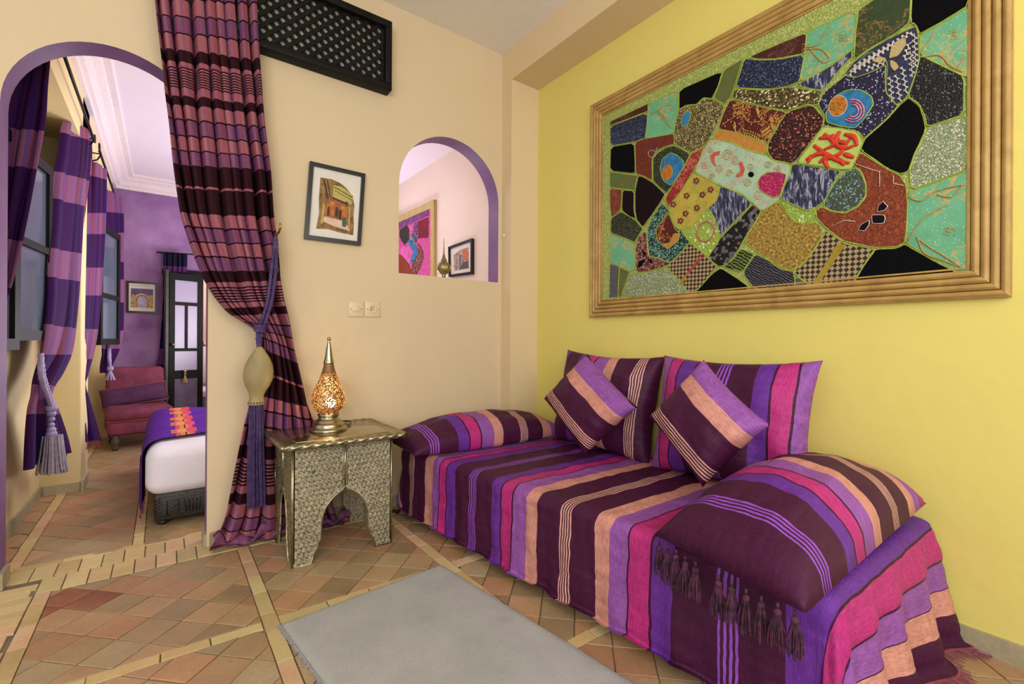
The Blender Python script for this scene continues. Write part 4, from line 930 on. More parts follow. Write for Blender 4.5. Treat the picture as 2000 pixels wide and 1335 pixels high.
def patch(nm, mat, pts, h, parent, pip=True, pmat=None, pr=.0022, dx=0):
    if len(pts) > 4 and pip: pts = [q for i, p in enumerate(pts) for q in ((p[0] + (pts[i - 1][0] - p[0]) * .12, p[1] + (pts[i - 1][1] - p[1]) * .12), (p[0] + (pts[(i + 1) % len(pts)][0] - p[0]) * .12, p[1] + (pts[(i + 1) % len(pts)][1] - p[1]) * .12))]
    P = [on_x(u, v, XQ - dx) for u, v in pts]; n = len(P); c = sum(P, Vector()) / n; m = MB()
    back = P; mid = [p + Vector((-h * .7, 0, 0)) for p in P]; front = [p + (c - p) * .05 + Vector((-h, 0, 0)) for p in P]
    m.add(back + mid + front, [(i, (i + 1) % n, (i + 1) % n + n, i + n) for i in range(n)] + [(i + n, (i + 1) % n + n, (i + 1) % n + 2 * n, i + 2 * n) for i in range(n)] + [tuple(range(2 * n, 3 * n))])
    if pip:
        loop = []
        for i in range(n):
            a, b = P[i], P[(i + 1) % n]
            for q in range(2): loop.append(a + (b - a) * (q / 2) + Vector((-h * .8, 0, 0)))
        m.tube(loop + [loop[0]], pr, 5, 1, False, twist=300, lobes=2, ld=.3)
    return m.build(nm, [mat, pmat or M['piping']], parent, fixn=True)
def oval(cx, cy, rx, ry, a=0, n=20, s0=0, s1=2 * PI):
    return [(cx + rx * math.cos(t) * math.cos(a) - ry * math.sin(t) * math.sin(a), cy + rx * math.cos(t) * math.sin(a) + ry * math.sin(t) * math.cos(a)) for t in [s0 + (s1 - s0) * i / n for i in range(n)]]
PO = []
for k, (mt, pts) in enumerate(PATCH): PO.append(patch('patch', F[mt], pts, .003 + .0025 * rp.random(), pw))
def find(mt, k=0): return [o for o, (m_, _) in zip(PO, PATCH) if m_ == mt][k]
def cordline(nm, pts, mat, parent, r=.0022, dx=.0065, n=5): return MB().tube([on_x(u, v, XQ - dx) for u, v in pts], r, n, 0).build(nm, mat, parent)
# appliqués and couched motifs, each sewn to its own patch
ovl = patch('applique', F['peacock'], [(1311,299),(1322,302),(1336,314),(1337,325),(1325,345),(1311,363),(1296,352),(1290,330),(1295,310)], .008, find('dgreen'))
patch('applique', F['orange'], oval(1305, 337, 10, 15, .2), .010, find('dgreen'), True, M['gold_cord'], .0015)
patch('applique', F['peacock'], oval(1341, 233, 7, 16, .35), .008, find('brownbead')); patch('applique', F['magenta'], [(1487,345),(1500,337),(1520,336),(1537,341),(1533,360),(1524,383),(1510,386),(1485,372),(1481,357)], .008, find('aqua'))
patch('applique', F['black'], oval(1468, 341, 6, 6, .2, 6), .008, find('aqua'), False)
ov = patch('applique', F['peacock'], [(1616,239),(1614,222),(1630,190),(1655,177),(1682,176),(1704,190),(1707,205),(1690,232),(1672,251),(1640,247)], .009, find('star'))
patch('applique', F['orange'], oval(1638, 208, 17, 21, .5), .011, find('star'), True, M['white_cord'], .0018)
for k in range(3): cordline('couched_cord', [(1640 + (24 - 6 * k) * math.cos(t) * .9 + 26, 216 + (22 - 5 * k) * math.sin(t)) for t in [-1.9 + i * .3 for i in range(15)]], pm('pink cord %d' % k, '#b84878', '#d898b0', 50), find('star'), .003, .0125)
cordline('couched_cord', [(1628 + 7 * math.cos(t) * (1 - t / 16), 206 + 9 * math.sin(t) * (1 - t / 16)) for t in [i * .5 for i in range(28)]], M['gold_cord'], find('star'), .0016, .014)
for pts in ([(1769,75),(1770,88),(1755,110),(1738,115),(1742,95),(1752,83)], [(1705,120),(1718,111),(1731,116),(1720,124)], [(1740,119),(1750,123),(1756,132),(1748,140),(1741,130)]): patch('petal', F['cream'], pts, .009, find('wing'), True, M['gold_cord'], .0018)
wr = random.Random(3)
def squiggle(a, b, amp, wl, parent, mat, r=.0022):
    (x0, y0), (x1, y1) = a, b; L = math.hypot(x1 - x0, y1 - y0); tx, ty = (x1 - x0) / L, (y1 - y0) / L; n = int(L / wl * 10)
    cordline('couched_cord', [(x0 + tx * (L * i / n + wl * .28 * math.sin(4 * PI * i / 10)) - ty * amp * math.sin(2 * PI * i / 10), y0 + ty * (L * i / n + wl * .28 * math.sin(4 * PI * i / 10)) + tx * amp * math.sin(2 * PI * i / 10)) for i in range(n + 1)], mat, parent, r)
wg = find('wing')
for a, b in (((1657,146),(1780,62)), ((1664,135),(1745,84)), ((1690,136),(1728,121)), ((1786,66),(1788,130)), ((1778,100),(1782,150)), ((1762,130),(1770,180)), ((1738,150),(1742,196)), ((1750,146),(1758,196)), ((1766,118),(1776,84))): squiggle(a, b, 4.6, 11, wg, M['white_cord'])
# coral branches of red felt
cf = find('coral')
for br in ([(1618,328),(1612,312),(1640,300),(1660,270)], [(1590,284),(1612,300),(1640,315),(1660,318)], [(1610,262),(1630,280),(1610,292)], [(1640,256),(1632,280),(1650,290),(1672,282)], [(1575,312),(1600,300),(1625,305)], [(1650,262),(1668,268),(1674,285)], [(1648,300),(1668,308)], [(1620,300),(1600,318)], [(1650,322),(1636,308)], [(1600,270),(1622,268),(1640,272)], [(1585,302),(1578,318)], [(1640,276),(1655,280)], [(1628,262),(1622,276)]):
    pts = [cr(br, (len(br) - 1) * i / 12) for i in range(13)]
    MB().tube([on_x(u, v, XQ - .0065) for u, v in pts], [.0105 * (1 - abs(i - 5) / 14) for i in range(13)], 8).build('felt_branch', F['redfelt'], cf)
# gold vines on maroon
mv = find('maroon')
for br in ([(1410,245),(1428,232),(1450,222),(1462,238),(1484,237)], [(1430,210),(1450,203)], [(1476,210),(1480,224)], [(1516,220),(1506,238),(1508,252)], [(1450,258),(1466,262),(1480,268)], [(1500,252),(1486,262)], [(1432,243),(1434,252)]):
    pts = [cr(br, (len(br) - 1) * i / 14) for i in range(15)]; m = MB().tube([on_x(u, v, XQ - .006) for u, v in pts], .0022, 5)
    for i in range(0, 15, 1):
        u, v = pts[i]; s_ = 1 if i % 2 else -1; m.ball(on_x(u + 2.5, v + s_ * 4, XQ - .006), .0055, 6, 0, (.4, .6, 1))
    m.build('gold_vine', M['gold_cord'], mv)
# red flowers on mustard
for (u, v) in ((1360,353),(1388,370),(1341,382),(1372,380),(1315,399),(1361,406),(1339,417),(1329,431)):
    m = MB(); [m.ball(on_x(u + 4 * math.cos(k * 1.257), v + 4 * math.sin(k * 1.257), XQ - .006), .0075, 6, 0, (.4, 1, 1)) for k in range(5)]; m.ball(on_x(u, v, XQ - .009), .004, 6, 1, (.5, 1, 1))
    m.build('flower', [pm('flower red', '#6a1c10', '#7c2818', 30), M['white_cord']] if 'flower red' not in D.materials else [D.materials['flower red'], M['white_cord']], find('mustard'))
cordline('couched_cord', oval(1378, 452, 16, 20, .3, 24) + [oval(1378, 452, 16, 20, .3, 24)[0]], pm('rose cord', '#a8584c', '#b86a60', 30), find('lime'), .004)
tr = patch('applique', F['maroon'], [(1306,413),(1320,448),(1329,455),(1308,475),(1294,477),(1284,468),(1283,448),(1297,428)], .008, find('mosaic')); patch('applique', F['tan'], [(1317,457),(1330,456),(1326,471),(1306,486),(1295,479),(1309,475)], .009, find('mosaic'))
for pts in ([(1262,505),(1253,520),(1246,524),(1249,511)], [(1266,503),(1276,510),(1273,515)], [(1259,503),(1256,487),(1263,495)]): patch('petal', F['black'], pts, .008, find('pinkmos'), False)
patch('ribbon', F['redstrip'], [(1372,495),(1376,499),(1352,528),(1341,541),(1340,536),(1356,514)], .007, find('check', 0), False); patch('ribbon', F['ogold'], [(1341,536),(1342,543),(1333,554),(1328,548)], .007, find('check', 0), False)
patch('ribbon', F['ogold'], [(1637,474),(1652,479),(1634,505),(1615,533),(1597,556),(1587,556),(1600,535),(1618,508)], .007, find('check', 1), False)
for pts in ([(1726,393),(1730,399),(1735,403),(1729,411),(1714,414),(1717,402)], [(1704,420),(1728,420),(1730,428),(1727,436),(1706,437),(1704,430)], [(1699,430),(1698,440),(1690,451),(1677,449),(1684,438)]): patch('applique', F['plum'], pts, .008, find('rust'), True, M['white_cord'], .0018)
for ln in ([(1666,318),(1700,330),(1718,335),(1718,365)], [(1745,343),(1745,358),(1765,362)], [(1623,442),(1650,430),(1670,432)]): cordline('couched_cord', ln, M['white_cord'], find('rust'), .0015)
cordline('couched_cord', [(1273 + 7 * math.cos(t), 300 + 7 * math.sin(t)) for t in [i * .5 for i in range(13)]] + [(1284,288),(1278,295)], M['white_cord'], find('brick'), .0013)
for (u, v, mt) in ((1645,72,0),(1864,68,0),(1855,452,0),(1575,94,0),(1310,207,0)):
    par = [o for o, (m_, p_) in zip(PO, PATCH) if m_ == 'mint']; 
    m = MB(); q = random.Random(int(u)); 
    for k in range(26): a_, r__ = q.uniform(0, 2 * PI), q.uniform(0, 11); m.ball(on_x(u + r__ * math.cos(a_), v + r__ * math.sin(a_), XQ - .006), .0024, 5, 0, (.5, 1, 1))
    m.build('sequin_rosette', M['gold_cord'], min(par, key=lambda o: (sum((Vector(x.co) for x in o.data.vertices), Vector()) / len(o.data.vertices) - on_x(u, v, XQ)).length))
aq = find('aqua'); rosec = pm('rose silk cord', '#b87868', '#c88c78', 40)
for (u, v, r_, s_) in ((1387,292,6,1),(1420,303,11,-1),(1436,312,9,1),(1405,328,8,1),(1424,338,7,-1),(1466,325,7,1),(1500,322,7,-1),(1376,322,7,1),(1460,357,8,-1),(1480,380,9,1),(1390,345,6,-1),(1520,328,6,1)):
    cordline('couched_cord', [(u + r_ * (1 - t / 24) * math.cos(s_ * t * .55), v + r_ * (1 - t / 24) * 1.1 * math.sin(s_ * t * .55)) for t in range(20)], rosec if s_ > 0 else M['gold_cord'], aq, .0016)
for pts in ([(1388,304),(1396,297),(1408,295),(1406,303),(1398,304),(1396,312),(1400,326),(1394,322),(1389,312)], [(1444,318),(1450,316),(1456,330),(1452,344),(1438,347),(1440,340),(1447,338),(1447,328)]): patch('applique', fab('coral red silk %d' % pts[0][0], 'plain', '#a84038', '#c06048', '#8a3028'), pts, .007, aq, False)
mints = [o for o, (m_, _) in zip(PO, PATCH) if m_ == 'mint']
def nearest(u, v): return min(mints, key=lambda o: (sum((Vector(x.co) for x in o.data.vertices), Vector()) / len(o.data.vertices) - on_x(u, v, XQ)).length)
for pth in ([(1773,470),(1800,430),(1830,410),(1850,400)], [(1790,462),(1812,480),(1845,500),(1878,522)], [(1792,464),(1806,494),(1842,508),(1868,518)], [(1775,385),(1800,392),(1830,372),(1885,360)], [(1830,380),(1860,384),(1880,362)]):
    cordline('couched_cord', [cr(pth, (len(pth) - 1) * i / 16) for i in range(17)], M['gold_cord'], nearest(1840, 440), .0022)
for pth in ([(1800,100),(1815,80),(1826,60)], [(1800,112),(1835,108),(1856,128),(1880,140)], [(1870,135),(1885,110)]): cordline('couched_cord', [cr(pth, (len(pth) - 1) * i / 16) for i in range(17)], M['gold_cord'], nearest(1860, 90), .0022)
for pth in ([(1576,92),(1600,86),(1612,66),(1622,48)], [(1578,96),(1604,96),(1620,112)], [(1580,92),(1596,112),(1610,122),(1622,116)]): cordline('couched_cord', [cr(pth, (len(pth) - 1) * i / 16) for i in range(17)], M['gold_cord'], nearest(1620, 90), .0022)
for pth in ([(1272,222),(1290,212),(1298,198)], [(1284,220),(1300,236),(1312,250)], [(1285,218),(1296,226),(1304,240)]): cordline('couched_cord', [cr(pth, (len(pth) - 1) * i / 12) for i in range(13)], M['gold_cord'], nearest(1295, 225), .0022)
ls = find('lime'); m = MB(); q_ = random.Random(2)
for k in range(44):
    t_ = q_.uniform(0, 2 * PI); e_ = q_.choice((.55, 1.25, 1.5, 1.7)); u, v = 1378 + 16 * e_ * math.cos(t_), 452 + 21 * e_ * math.sin(t_)
    if abs(u - 1378) * 1.1 + abs(v - 454) < 44: m.ball(on_x(u, v, XQ - .006), .0036, 6, 0, (.5, 1, 1))
m.build('bead_scatter', M['white_cord'], ls)
# net border strips
for q in ([(1186,236),(1903,-118),(1903,-100),(1192,246)], ): pass
# ================================================================ PINK PATCHWORK seen through the niche
t, c, a, b = side_picture('patchwork_hanging', [(700, 458), (847, 389), (847, 590), (700, 600)], BX1, 0, 'framed pink embroidered patchwork on the far wall, seen through the niche', .075, pm('gilt pine', '#b0975c', '#bca468', 9, .5), .035)
fr4 = dict(TL=0)
def pk(mt, pts, dz=0):
    MB().prism([on_x(u, v, BX1 - .024 - dz) for u, v in pts], (.01, 0, 0)).build('patch', mt, t)
pinkb = fab('pink silk', 'plain', '#b03c80', '#c8508c', '#d07098', .3); pink2 = fab('light pink silk', 'scroll', '#c85a98', '#a83070', '#e8a0c0', .8); viol = fab('violet lace', 'scroll', '#64306c', '#9c6c9c', '#b898b8', 2)
qp(c, [(a * .9, b * .9), (1 - a * .9, b * .9), (1 - a * .9, 1 - b * .9), (a * .9, 1 - b * .9)], (.004, 0, 0), pinkb, 'backing_cloth', t, Vector((.014, 0, 0)))
for mt, pts in ((viol, [(770,437),(836,405),(836,420),(770,450)]), (fab('crimson cloth', 'feather', '#6a0c18', '#b01828', '#4a0c18'), [(817,432),(836,424),(836,464),(816,465)]), (F['dgreen'], [(781,448),(794,440),(800,450),(797,470),(790,478),(784,470),(780,460)]),
                (pink2, [(799,440),(808,437),(806,456),(799,458)]), (F['feath'], [(802,458),(814,454),(815,470),(808,478),(799,468)]), (F['peacock'], [(795,472),(802,463),(812,478),(815,495),(806,512),(800,514),(808,490),(800,478)]),
                (pink2, [(780,492),(787,478),(793,484),(798,477),(806,490),(804,500),(799,515),(786,500)]), (F['rust'], [(779,497),(786,500),(798,516),(804,530),(800,540),(779,533)]), (F['pinkmos'], [(816,474),(822,482),(828,498),(822,520),(812,538),(803,536),(805,514),(815,496)]), (viol, [(808,436),(816,433),(815,452),(808,454)])):
    pk(mt, pts, .001 + .001 * rp.random())
# ================================================================ SIDE TABLE
mm_ = N('embossed pewter', .5, .6); v = mm_.coord('Object'); d1 = mm_.vor(v, 62, 'Distance', 'SMOOTH_F1'); n1 = mm_.noise(v, 85, 4, .6, dist=1.4); n2 = mm_.noise(v, 5, 4)
h_ = mm_.math('ADD', mm_.math('MULTIPLY', d1, 1.2), n1); c_ = mm_.ramp(n1, [(.33, '#565040'), (.42, '#a09880'), (.6, '#ccc3a8')]); c_ = mm_.mix(.5, c_, mm_.ramp(n2, [(.35, (.6, .57, .52)), (.65, (1.15, 1.12, 1.05))]), 'MULTIPLY')
mm_.color(c_); mm_.bump(h_, .6, .004); M['pewter'] = mm_.m
M['pewter_trim'] = pm('pewter trim', '#8c8468', '#b4aa86', 30, .3, .9, bump=.2, bscale=60)
M['pewter_top'] = pm('polished pewter plate', '#a49a80', '#b8ae92', 3, .16, .95, bump=.08, bscale=12, bdist=.002)
tbx0, tbx1, tby0, tby1, TZ = .497, .998, 2.425, 2.855, .575
tab = thing('side_table', ((tbx0 + tbx1) / 2, (tby0 + tby1) / 2, 0), 'square embossed metal side table with arched sides beside the long curtain', 'side table')
ARCH = [(.088, 0), (.100, .045), (.118, .075), (.118, .095), (.132, .110), (.134, .19), (.144, .235), (.160, .27), (.186, .30), (.214, .322), (.236, .334), (.2505, .356)]
def side_panel(o, ex, wd, nrm):
    """one side: outline with the ogee arch cut out, 12 mm thick, in the plane at o along ex"""
    k = wd / .501; left = [(x * k, z) for x, z in ARCH]; right = [((.501 - x) * k, z) for x, z in ARCH[-2::-1]]
    outline = [(0.004 + .006, 0)] + left + right + [(wd - .010, 0), (wd, .02), (wd, TZ), (0, TZ), (0, .02)]
    ex = Vector(ex); nrm = Vector(nrm); P = [Vector(o) + ex * x + Vector((0, 0, z)) for x, z in outline]
    half = []
    m = MB()
    # split at the middle so each half is a clean polygon
    mid = wd / 2; n = len(left)
    L = [(0.010, 0)] + left + [(mid, TZ), (0, TZ), (0, .02)]; R = [(wd - .010, 0), (wd, .02), (wd, TZ), (mid, TZ)] + [(mid, ARCH[-1][1])] + right
    panels = []
    for poly in (L, R):
        panels.append(MB().prism([Vector(o) + ex * x + Vector((0, 0, z)) for x, z in poly], -nrm * .012).build('side_panel', M['pewter'], tab))
    def inside(poly, x, z):
        r = False
        for i in range(len(poly)):
            (xa, za), (xb, zb) = poly[i], poly[i - 1]
            if (za > z) != (zb > z) and x < (xb - xa) * (z - za) / (zb - za) + xa: r = not r
        return r
    em_ = MB(); rq = random.Random(int(wd * 1000) + int(o[0] * 100))
    for row in range(24):
        for cl in range(22):
            x, z = (cl + .5 * (row % 2)) * .0235 + .012, row * .0245 + .014; q_ = .014
            if not any(all(inside(pp, x + dx, z + dz) for dx, dz in ((-q_, -q_), (q_, -q_), (-q_, q_), (q_, q_), (0, 0))) for pp in (L, R)): continue
            c0 = Vector(o) + ex * x + Vector((0, 0, z)) + nrm * .0006; k_ = rq.random() * .6
            em_.tube([c0 + ex * (.0095 * math.cos(a)) + Vector((0, 0, .0095 * math.sin(a))) for a in [k_ + i * .62 for i in range(8)]], .0019, 4, 0, False)
            em_.tube([c0 + ex * (.0045 * math.cos(a)) + Vector((0, 0, .0045 * math.sin(a))) for a in [2 + k_ + i * .9 for i in range(6)]], .0016, 4, 0, False)
    e_o = em_.build('embossing', M['pewter_trim'], panels[1], fixn=False); e_o['kind'] = 'stuff'
    edge = MB().tube([Vector(o) + ex * x + Vector((0, 0, z)) + nrm * .001 for x, z in [(0.012, 0.002)] + left + right + [(wd - .012, .002)]], .0042, 6)
    edge.tube([Vector(o) + ex * mid + Vector((0, 0, ARCH[-1][1])) + nrm * .001, Vector(o) + ex * mid + Vector((0, 0, TZ))], .006, 8)
    for dx in (-.012, .012): edge.tube([Vector(o) + ex * (mid + dx) + Vector((0, 0, ARCH[-1][1])) + nrm * .001, Vector(o) + ex * (mid + dx) + Vector((0, 0, TZ))], .0025, 6)
    for x in (.004, wd - .004): edge.tube([Vector(o) + ex * x + Vector((0, 0, .002)), Vector(o) + ex * x + Vector((0, 0, TZ))], .0042, 8)
    edge.build('edge_strip', M['pewter_trim'], panels[0])
side_panel((tbx0, tby0, 0), (1, 0, 0), tbx1 - tbx0, (0, -1, 0)); side_panel((tbx1, tby1, 0), (-1, 0, 0), tbx1 - tbx0, (0, 1, 0))
side_panel((tbx0, tby1, 0), (0, -1, 0), tby1 - tby0, (-1, 0, 0)); side_panel((tbx1, tby0, 0), (0, 1, 0), tby1 - tby0, (1, 0, 0))
tx0, tx1, ty0, ty1 = .447, 1.042, 2.365, 2.90
MB().rbox((tx0 + .008, ty0 + .008, TZ), (tx1 - .008, ty1 - .008, .603), .006, 2).build('table_top', M['pewter_trim'], tab)
MB().rbox((tx0 + .062, ty0 + .05, .6), (tx1 - .062, ty1 - .05, .6065), .003, 2).build('top_plate', M['pewter_top'], tab)
for k, (a, b) in enumerate((((tx0, ty0), (tx1, ty0)), ((tx1, ty0), (tx1, ty1)), ((tx1, ty1), (tx0, ty1)), ((tx0, ty1), (tx0, ty0)))):
    n = 130; pts = [Vector((a[0] + (b[0] - a[0]) * i / n, a[1] + (b[1] - a[1]) * i / n, .592)) for i in range(n + 1)]
    MB().tube(pts, .0145, 12, twist=120, lobes=3, ld=.2).build('rope_edge', M['pewter_trim'], tab)
# ================================================================ TABLE LAMP
LX, LY, LZ = .722, 2.64, .6065
lamp = thing('table_lamp', (LX, LY, LZ), 'lit pierced brass teardrop lamp on stepped round base, on the metal side table', 'lamp')
M['lamp_base'] = pm('nickel lamp base', '#a39a7c', '#b8ae8e', 8, .2, .95)
MB().lathe([(.001, 0), (.095, 0), (.097, .006), (.094, .016), (.082, .02), (.080, .026), (.082, .038), (.074, .043), (.067, .045), (.067, .056), (.060, .061), (.052, .063), (.052, .078), (.056, .084), (.056, .092), (.044, .096), (.001, .096)], 48, (LX, LY, LZ), 0, False).build('base', M['lamp_base'], lamp)
def shade_mat():
    m = N('pierced gilt brass', .45, .3, spec=.5); v = m.coord('Object'); m.color(m.ramp(m.noise(v, 14, 2), [(.3, '#7c5430'), (.7, '#946a3e')]))
    uv = m.n('UVMap'); f_ = m.vor(uv.outputs[0], 1.0, 'Distance', 'DISTANCE_TO_EDGE'); sp = m.n('SeparateXYZ'); m.l(uv.outputs[0], sp.inputs[0])
    n_ = m.noise(uv.outputs[0], .8, 2, dist=1.2); hole_ = m.math('GREATER_THAN', f_, .2)
    hole_ = m.math('MULTIPLY', hole_, m.math('LESS_THAN', sp.outputs[1], 27.0)); tr = m.n('BsdfTransparent'); mx = m.n('MixShader')
    out = m.t.nodes['Material Output']; m.l(hole_, mx.inputs[0]); m.l(m.b.outputs[0], mx.inputs[1]); m.l(tr.outputs[0], mx.inputs[2]); m.l(mx.outputs[0], out.inputs[0]); return m.m
M['pierced'] = shade_mat()
zt = .485
prof = [(.040, .094), (.058, .102), (.074, .118), (.084, .140), (.088, .165), (.086, .190), (.079, .215), (.068, .240), (.056, .265), (.045, .290), (.036, .315), (.029, .340), (.025, .362)]
sh = MB(); nS = 64; vs = []; uv = []
for i, (r_, z_) in enumerate(prof):
    for k in range(nS + 1): a = 2 * PI * k / nS; vs.append((LX + r_ * math.cos(a), LY + r_ * math.sin(a), LZ + z_)); uv.append((k / nS * 70 * (.35 + .65 * r_ / .088), (z_ - .09) / .0082))
sh.add(vs, [(i * (nS + 1) + k, i * (nS + 1) + k + 1, (i + 1) * (nS + 1) + k + 1, (i + 1) * (nS + 1) + k) for i in range(len(prof) - 1) for k in range(nS)], 0, True); sh.uv = uv
so = sh.build('lamp_shade', M['pierced'], lamp, fixn=False)
MB().lathe([(.025, .360), (.028, .366), (.026, .372), (.020, .40), (.013, .45), (.0075, .478), (.0085, .482), (.006, .488), (.009, .494), (.010, .499), (.007, .505), (.001, .508)], 24, (LX, LY, LZ)).build('finial', M['lamp_base'], lamp)
em = D.materials.new('lit bulb'); em.use_nodes = True; b_ = em.node_tree.nodes['Principled BSDF']; b_.inputs['Emission Color'].default_value = (1, .76, .40, 1); b_.inputs['Emission Strength'].default_value = 14; b_.inputs['Base Color'].default_value = (1, .8, .5, 1)
MB().ball((LX + .012, LY, LZ + .150), .024, 16, 0, (1, 1, 1.3)).build('bulb', em, lamp)
MB().lathe([(.014, .09), (.014, .122), (.01, .124)], 16, (LX + .012, LY, LZ)).build('bulb_socket', M['white_plastic'], lamp)
pl = D.lights.new('lamp_glow', 'POINT'); pl.energy = 4.0; pl.color = (1, .72, .42); pl.shadow_soft_size = .012; po = D.objects.new('lamp_glow', pl); C.objects.link(po); po.location = (LX + .012, LY, LZ + .195)
cb = [(LX + .1, LY + .02, LZ + .006), (LX + .16, LY + .12, LZ + .006), (LX + .17, LY + .19, LZ + .006), (LX + .10, LY + .235, LZ + .008), (LX + .02, LY + .27, LZ + .006), (LX - .02, LY + .285, .56), (LX - .02, LY + .285, .05), (LX - .05, LY + .288, .012)]
cb2 = [Vector(cr(cb, (len(cb) - 1) * i / 50)) for i in range(51)]
tag(MB().tube(cb2, .0032, 6).build('lamp_cord', M['black_iron']), 'thin black lamp cord trailing over the back of the metal side table', 'cord')
# ================================================================ BEDROOM
def vplane(p, q):
    nx, ny = q[1] - p[1], -(q[0] - p[0]); c0 = nx * p[0] + ny * p[1]
    def f(u, v):
        r = ray(u, v); t = c0 / (nx * r[0] + ny * r[1]); return Vector((r[0] * t, r[1] * t, CAMH + r[2] * t))
    return f
def plaid(name, bands, lo, hi, seed, kx=1.0):
    """broad horizontal bands crossed by soft vertical colour stripes"""
    m = N(name, .75, spec=.12); uv = m.n('UVMap'); sp = m.n('SeparateXYZ'); m.l(uv.outputs[0], sp.inputs[0])
    base = m.steps(sp.outputs[1], bands, lo, hi)
    t = m.ramp(m.math('FRACT', m.math('MULTIPLY', sp.outputs[0], 2.6 * kx)), [(0, '#ffd8f4'), (.2, '#9484ff'), (.38, '#ff78a8'), (.5, '#cc9cff'), (.62, '#ff8c78'), (.7, '#8474f0'), (.85, '#e88cc8')], 'CONSTANT')
    c_ = m.mix(.6, base, t, 'MULTIPLY'); mp = m.n('Mapping'); m.l(uv.outputs[0], mp.inputs[0]); mp.inputs['Scale'].default_value = (200, .15, 1)
    c_ = m.mix(.4, c_, m.ramp(m.noise(mp.outputs[0], 1, 3, .7), [(.3, (.65, .65, .65)), (.7, (1.3, 1.3, 1.3))]), 'MULTIPLY'); m.color(c_); return m.m
DK, LT = '#34124a', '#7a5672'
def fringe(m, L, R, n, ln, seed, sag=0):
    q = random.Random(seed)
    for k in range(n):
        p = L + (R - L) * (k + q.random() * .6) / n; m.tube([p, p + Vector((q.uniform(-.008, .008), q.uniform(-.006, .006), -ln * q.uniform(.7, 1.1)))], .003, 4, 0, False)
    return m
ties = []
def bed_curtain(keys, pl, nf, amp, seed, bands, label, lo, hi, fr=None, nu=90, rows=150):
    m = curtain_mesh(keys, pl, nu, rows, nf, amp, seed, cw=1.2); o = m.build('curtain', plaid('plaid curtain %d' % seed, bands, lo, hi, seed), fixn=False)
    tag(o, label, 'curtain', 'plaid bedroom curtains')
    if fr: fringe(MB(), pl(*fr[0]), pl(*fr[1]), fr[2], .05, seed).build('fringe', M['red_thread'], o)
    return o
P0 = lambda u, v: on_y(u, v, 3.26)
bed_curtain([(20, 90, 100, 100, 90), (-2, 160, 94, 170, 160), (-25, 230, 89, 240, 235), (-35, 330, 70, 345, 335), (-40, 400, 55, 425, 400), (-42, 480, 41, 490, 480), (-44, 540, 27, 548, 545), (-42, 580, 12, 590, 590), (-42, 640, -6, 640, 640), (-44, 760, 2, 760, 760), (-60, 930, -2, 930, 930)], P0, 4, .02, 2,
            [(80, DK), (250, LT), (320, DK), (455, LT), (560, DK), (700, LT), (790, DK)], 'plum and mauve plaid curtain at the left edge inside the purple arch', 80, 940)
P1 = vplane((-.52, 4.0), (-.445, 4.76))
bed_curtain([(127, 236, 184, 256, 233), (124, 258, 186, 275, 262), (120, 300, 185, 305, 305), (114, 340, 181, 360, 345), (110, 392, 176, 410, 398), (106, 450, 171, 470, 458), (100, 520, 167, 530, 525), (98, 580, 161, 600, 590), (92, 640, 155, 650, 640), (84, 690, 145, 690, 685), (74, 725, 125, 728, 725), (69, 748, 107, 752, 750), (66, 775, 99, 775, 775), (60, 800, 111, 800, 800), (55, 850, 125, 845, 850), (52, 918, 134, 884, 915)], P1, 3.6, .026, 4,
            [(235, '#8a6478'), (262, DK), (340, LT), (393, DK), (488, LT), (545, DK), (632, LT), (685, DK), (752, LT), (808, DK)], 'plaid curtain with lilac tassel tieback beside the first open casement', 230, 940, ((108, 892), (131, 884), 14))
P2 = vplane((-.47, 4.90), (-.405, 5.42))
bed_curtain([(169, 305, 207, 330, 310), (167, 340, 207, 350, 345), (163, 420, 206, 420, 420), (159, 500, 203, 500, 500), (156, 580, 199, 580, 580), (153, 640, 194, 640, 640), (151, 690, 184, 690, 690), (149, 730, 170, 735, 735), (148, 755, 166, 755, 755), (148, 800, 180, 800, 800), (149, 865, 196, 858, 862)], P2, 3, .02, 6,
            [(300, '#8a6478'), (345, DK), (415, LT), (455, DK), (520, LT), (575, DK), (640, LT), (700, DK)], 'dark plaid curtain with red fringe tied back behind the cream pier', 295, 880, ((160, 866), (196, 860), 12))
P3 = vplane((-.47, 5.75), (-.33, 6.55))
bed_curtain([(203, 368, 238, 385, 370), (203, 430, 240, 430, 430), (203, 500, 240, 500, 500), (204, 580, 240, 580, 580), (203, 640, 239, 640, 640), (202, 680, 232, 680, 680), (200, 705, 220, 708, 705), (199, 728, 212, 728, 728)], P3, 3, .02, 8,
            [(360, LT), (412, DK), (455, LT), (510, DK), (545, LT), (590, DK), (645, LT), (680, DK)], 'bright violet plaid curtain in the far corner beside the purple wall', 355, 740)
# rods with curled finials and brackets
def rod(y0, y1, x, z, label, curl=True):
    t = thing('curtain_rod', (x, (y0 + y1) / 2, z), label, 'curtain rod')
    MB().tube([(x, y0, z), (x, y1, z)], .009, 10).build('rod', M['black_iron'], t)
    for y in (y0 + .08, y1 - .06):
        b = MB().tube([(PX - .0, y, z - .07), (x - .02, y, z - .05), (x, y, z - .008)], .006, 6); b.tube([(PX + .004, y, z + .04), (PX + .004, y, z - .12)], .006, 6); b.tube([(PX, y, z), (x, y, z)], .005, 6); b.build('bracket', M['black_iron'], t)
    for y, s in ((y1, 1), (y0, -1)):
        MB().tube([(x, y + s * (.0 + .030 * math.sin(a) + .01), z + .028 - .028 * math.cos(a)) for a in [i * .35 for i in range(16)]], .005, 6).build('finial', M['black_iron'], t)
rod(3.12, 4.78, -.432, 2.60, 'black iron curtain rod with curled ends over the first bedroom window recess')
rod(4.92, 6.6, -.415, 2.58, 'black iron curtain rod with curled ends over the far bedroom window recess')
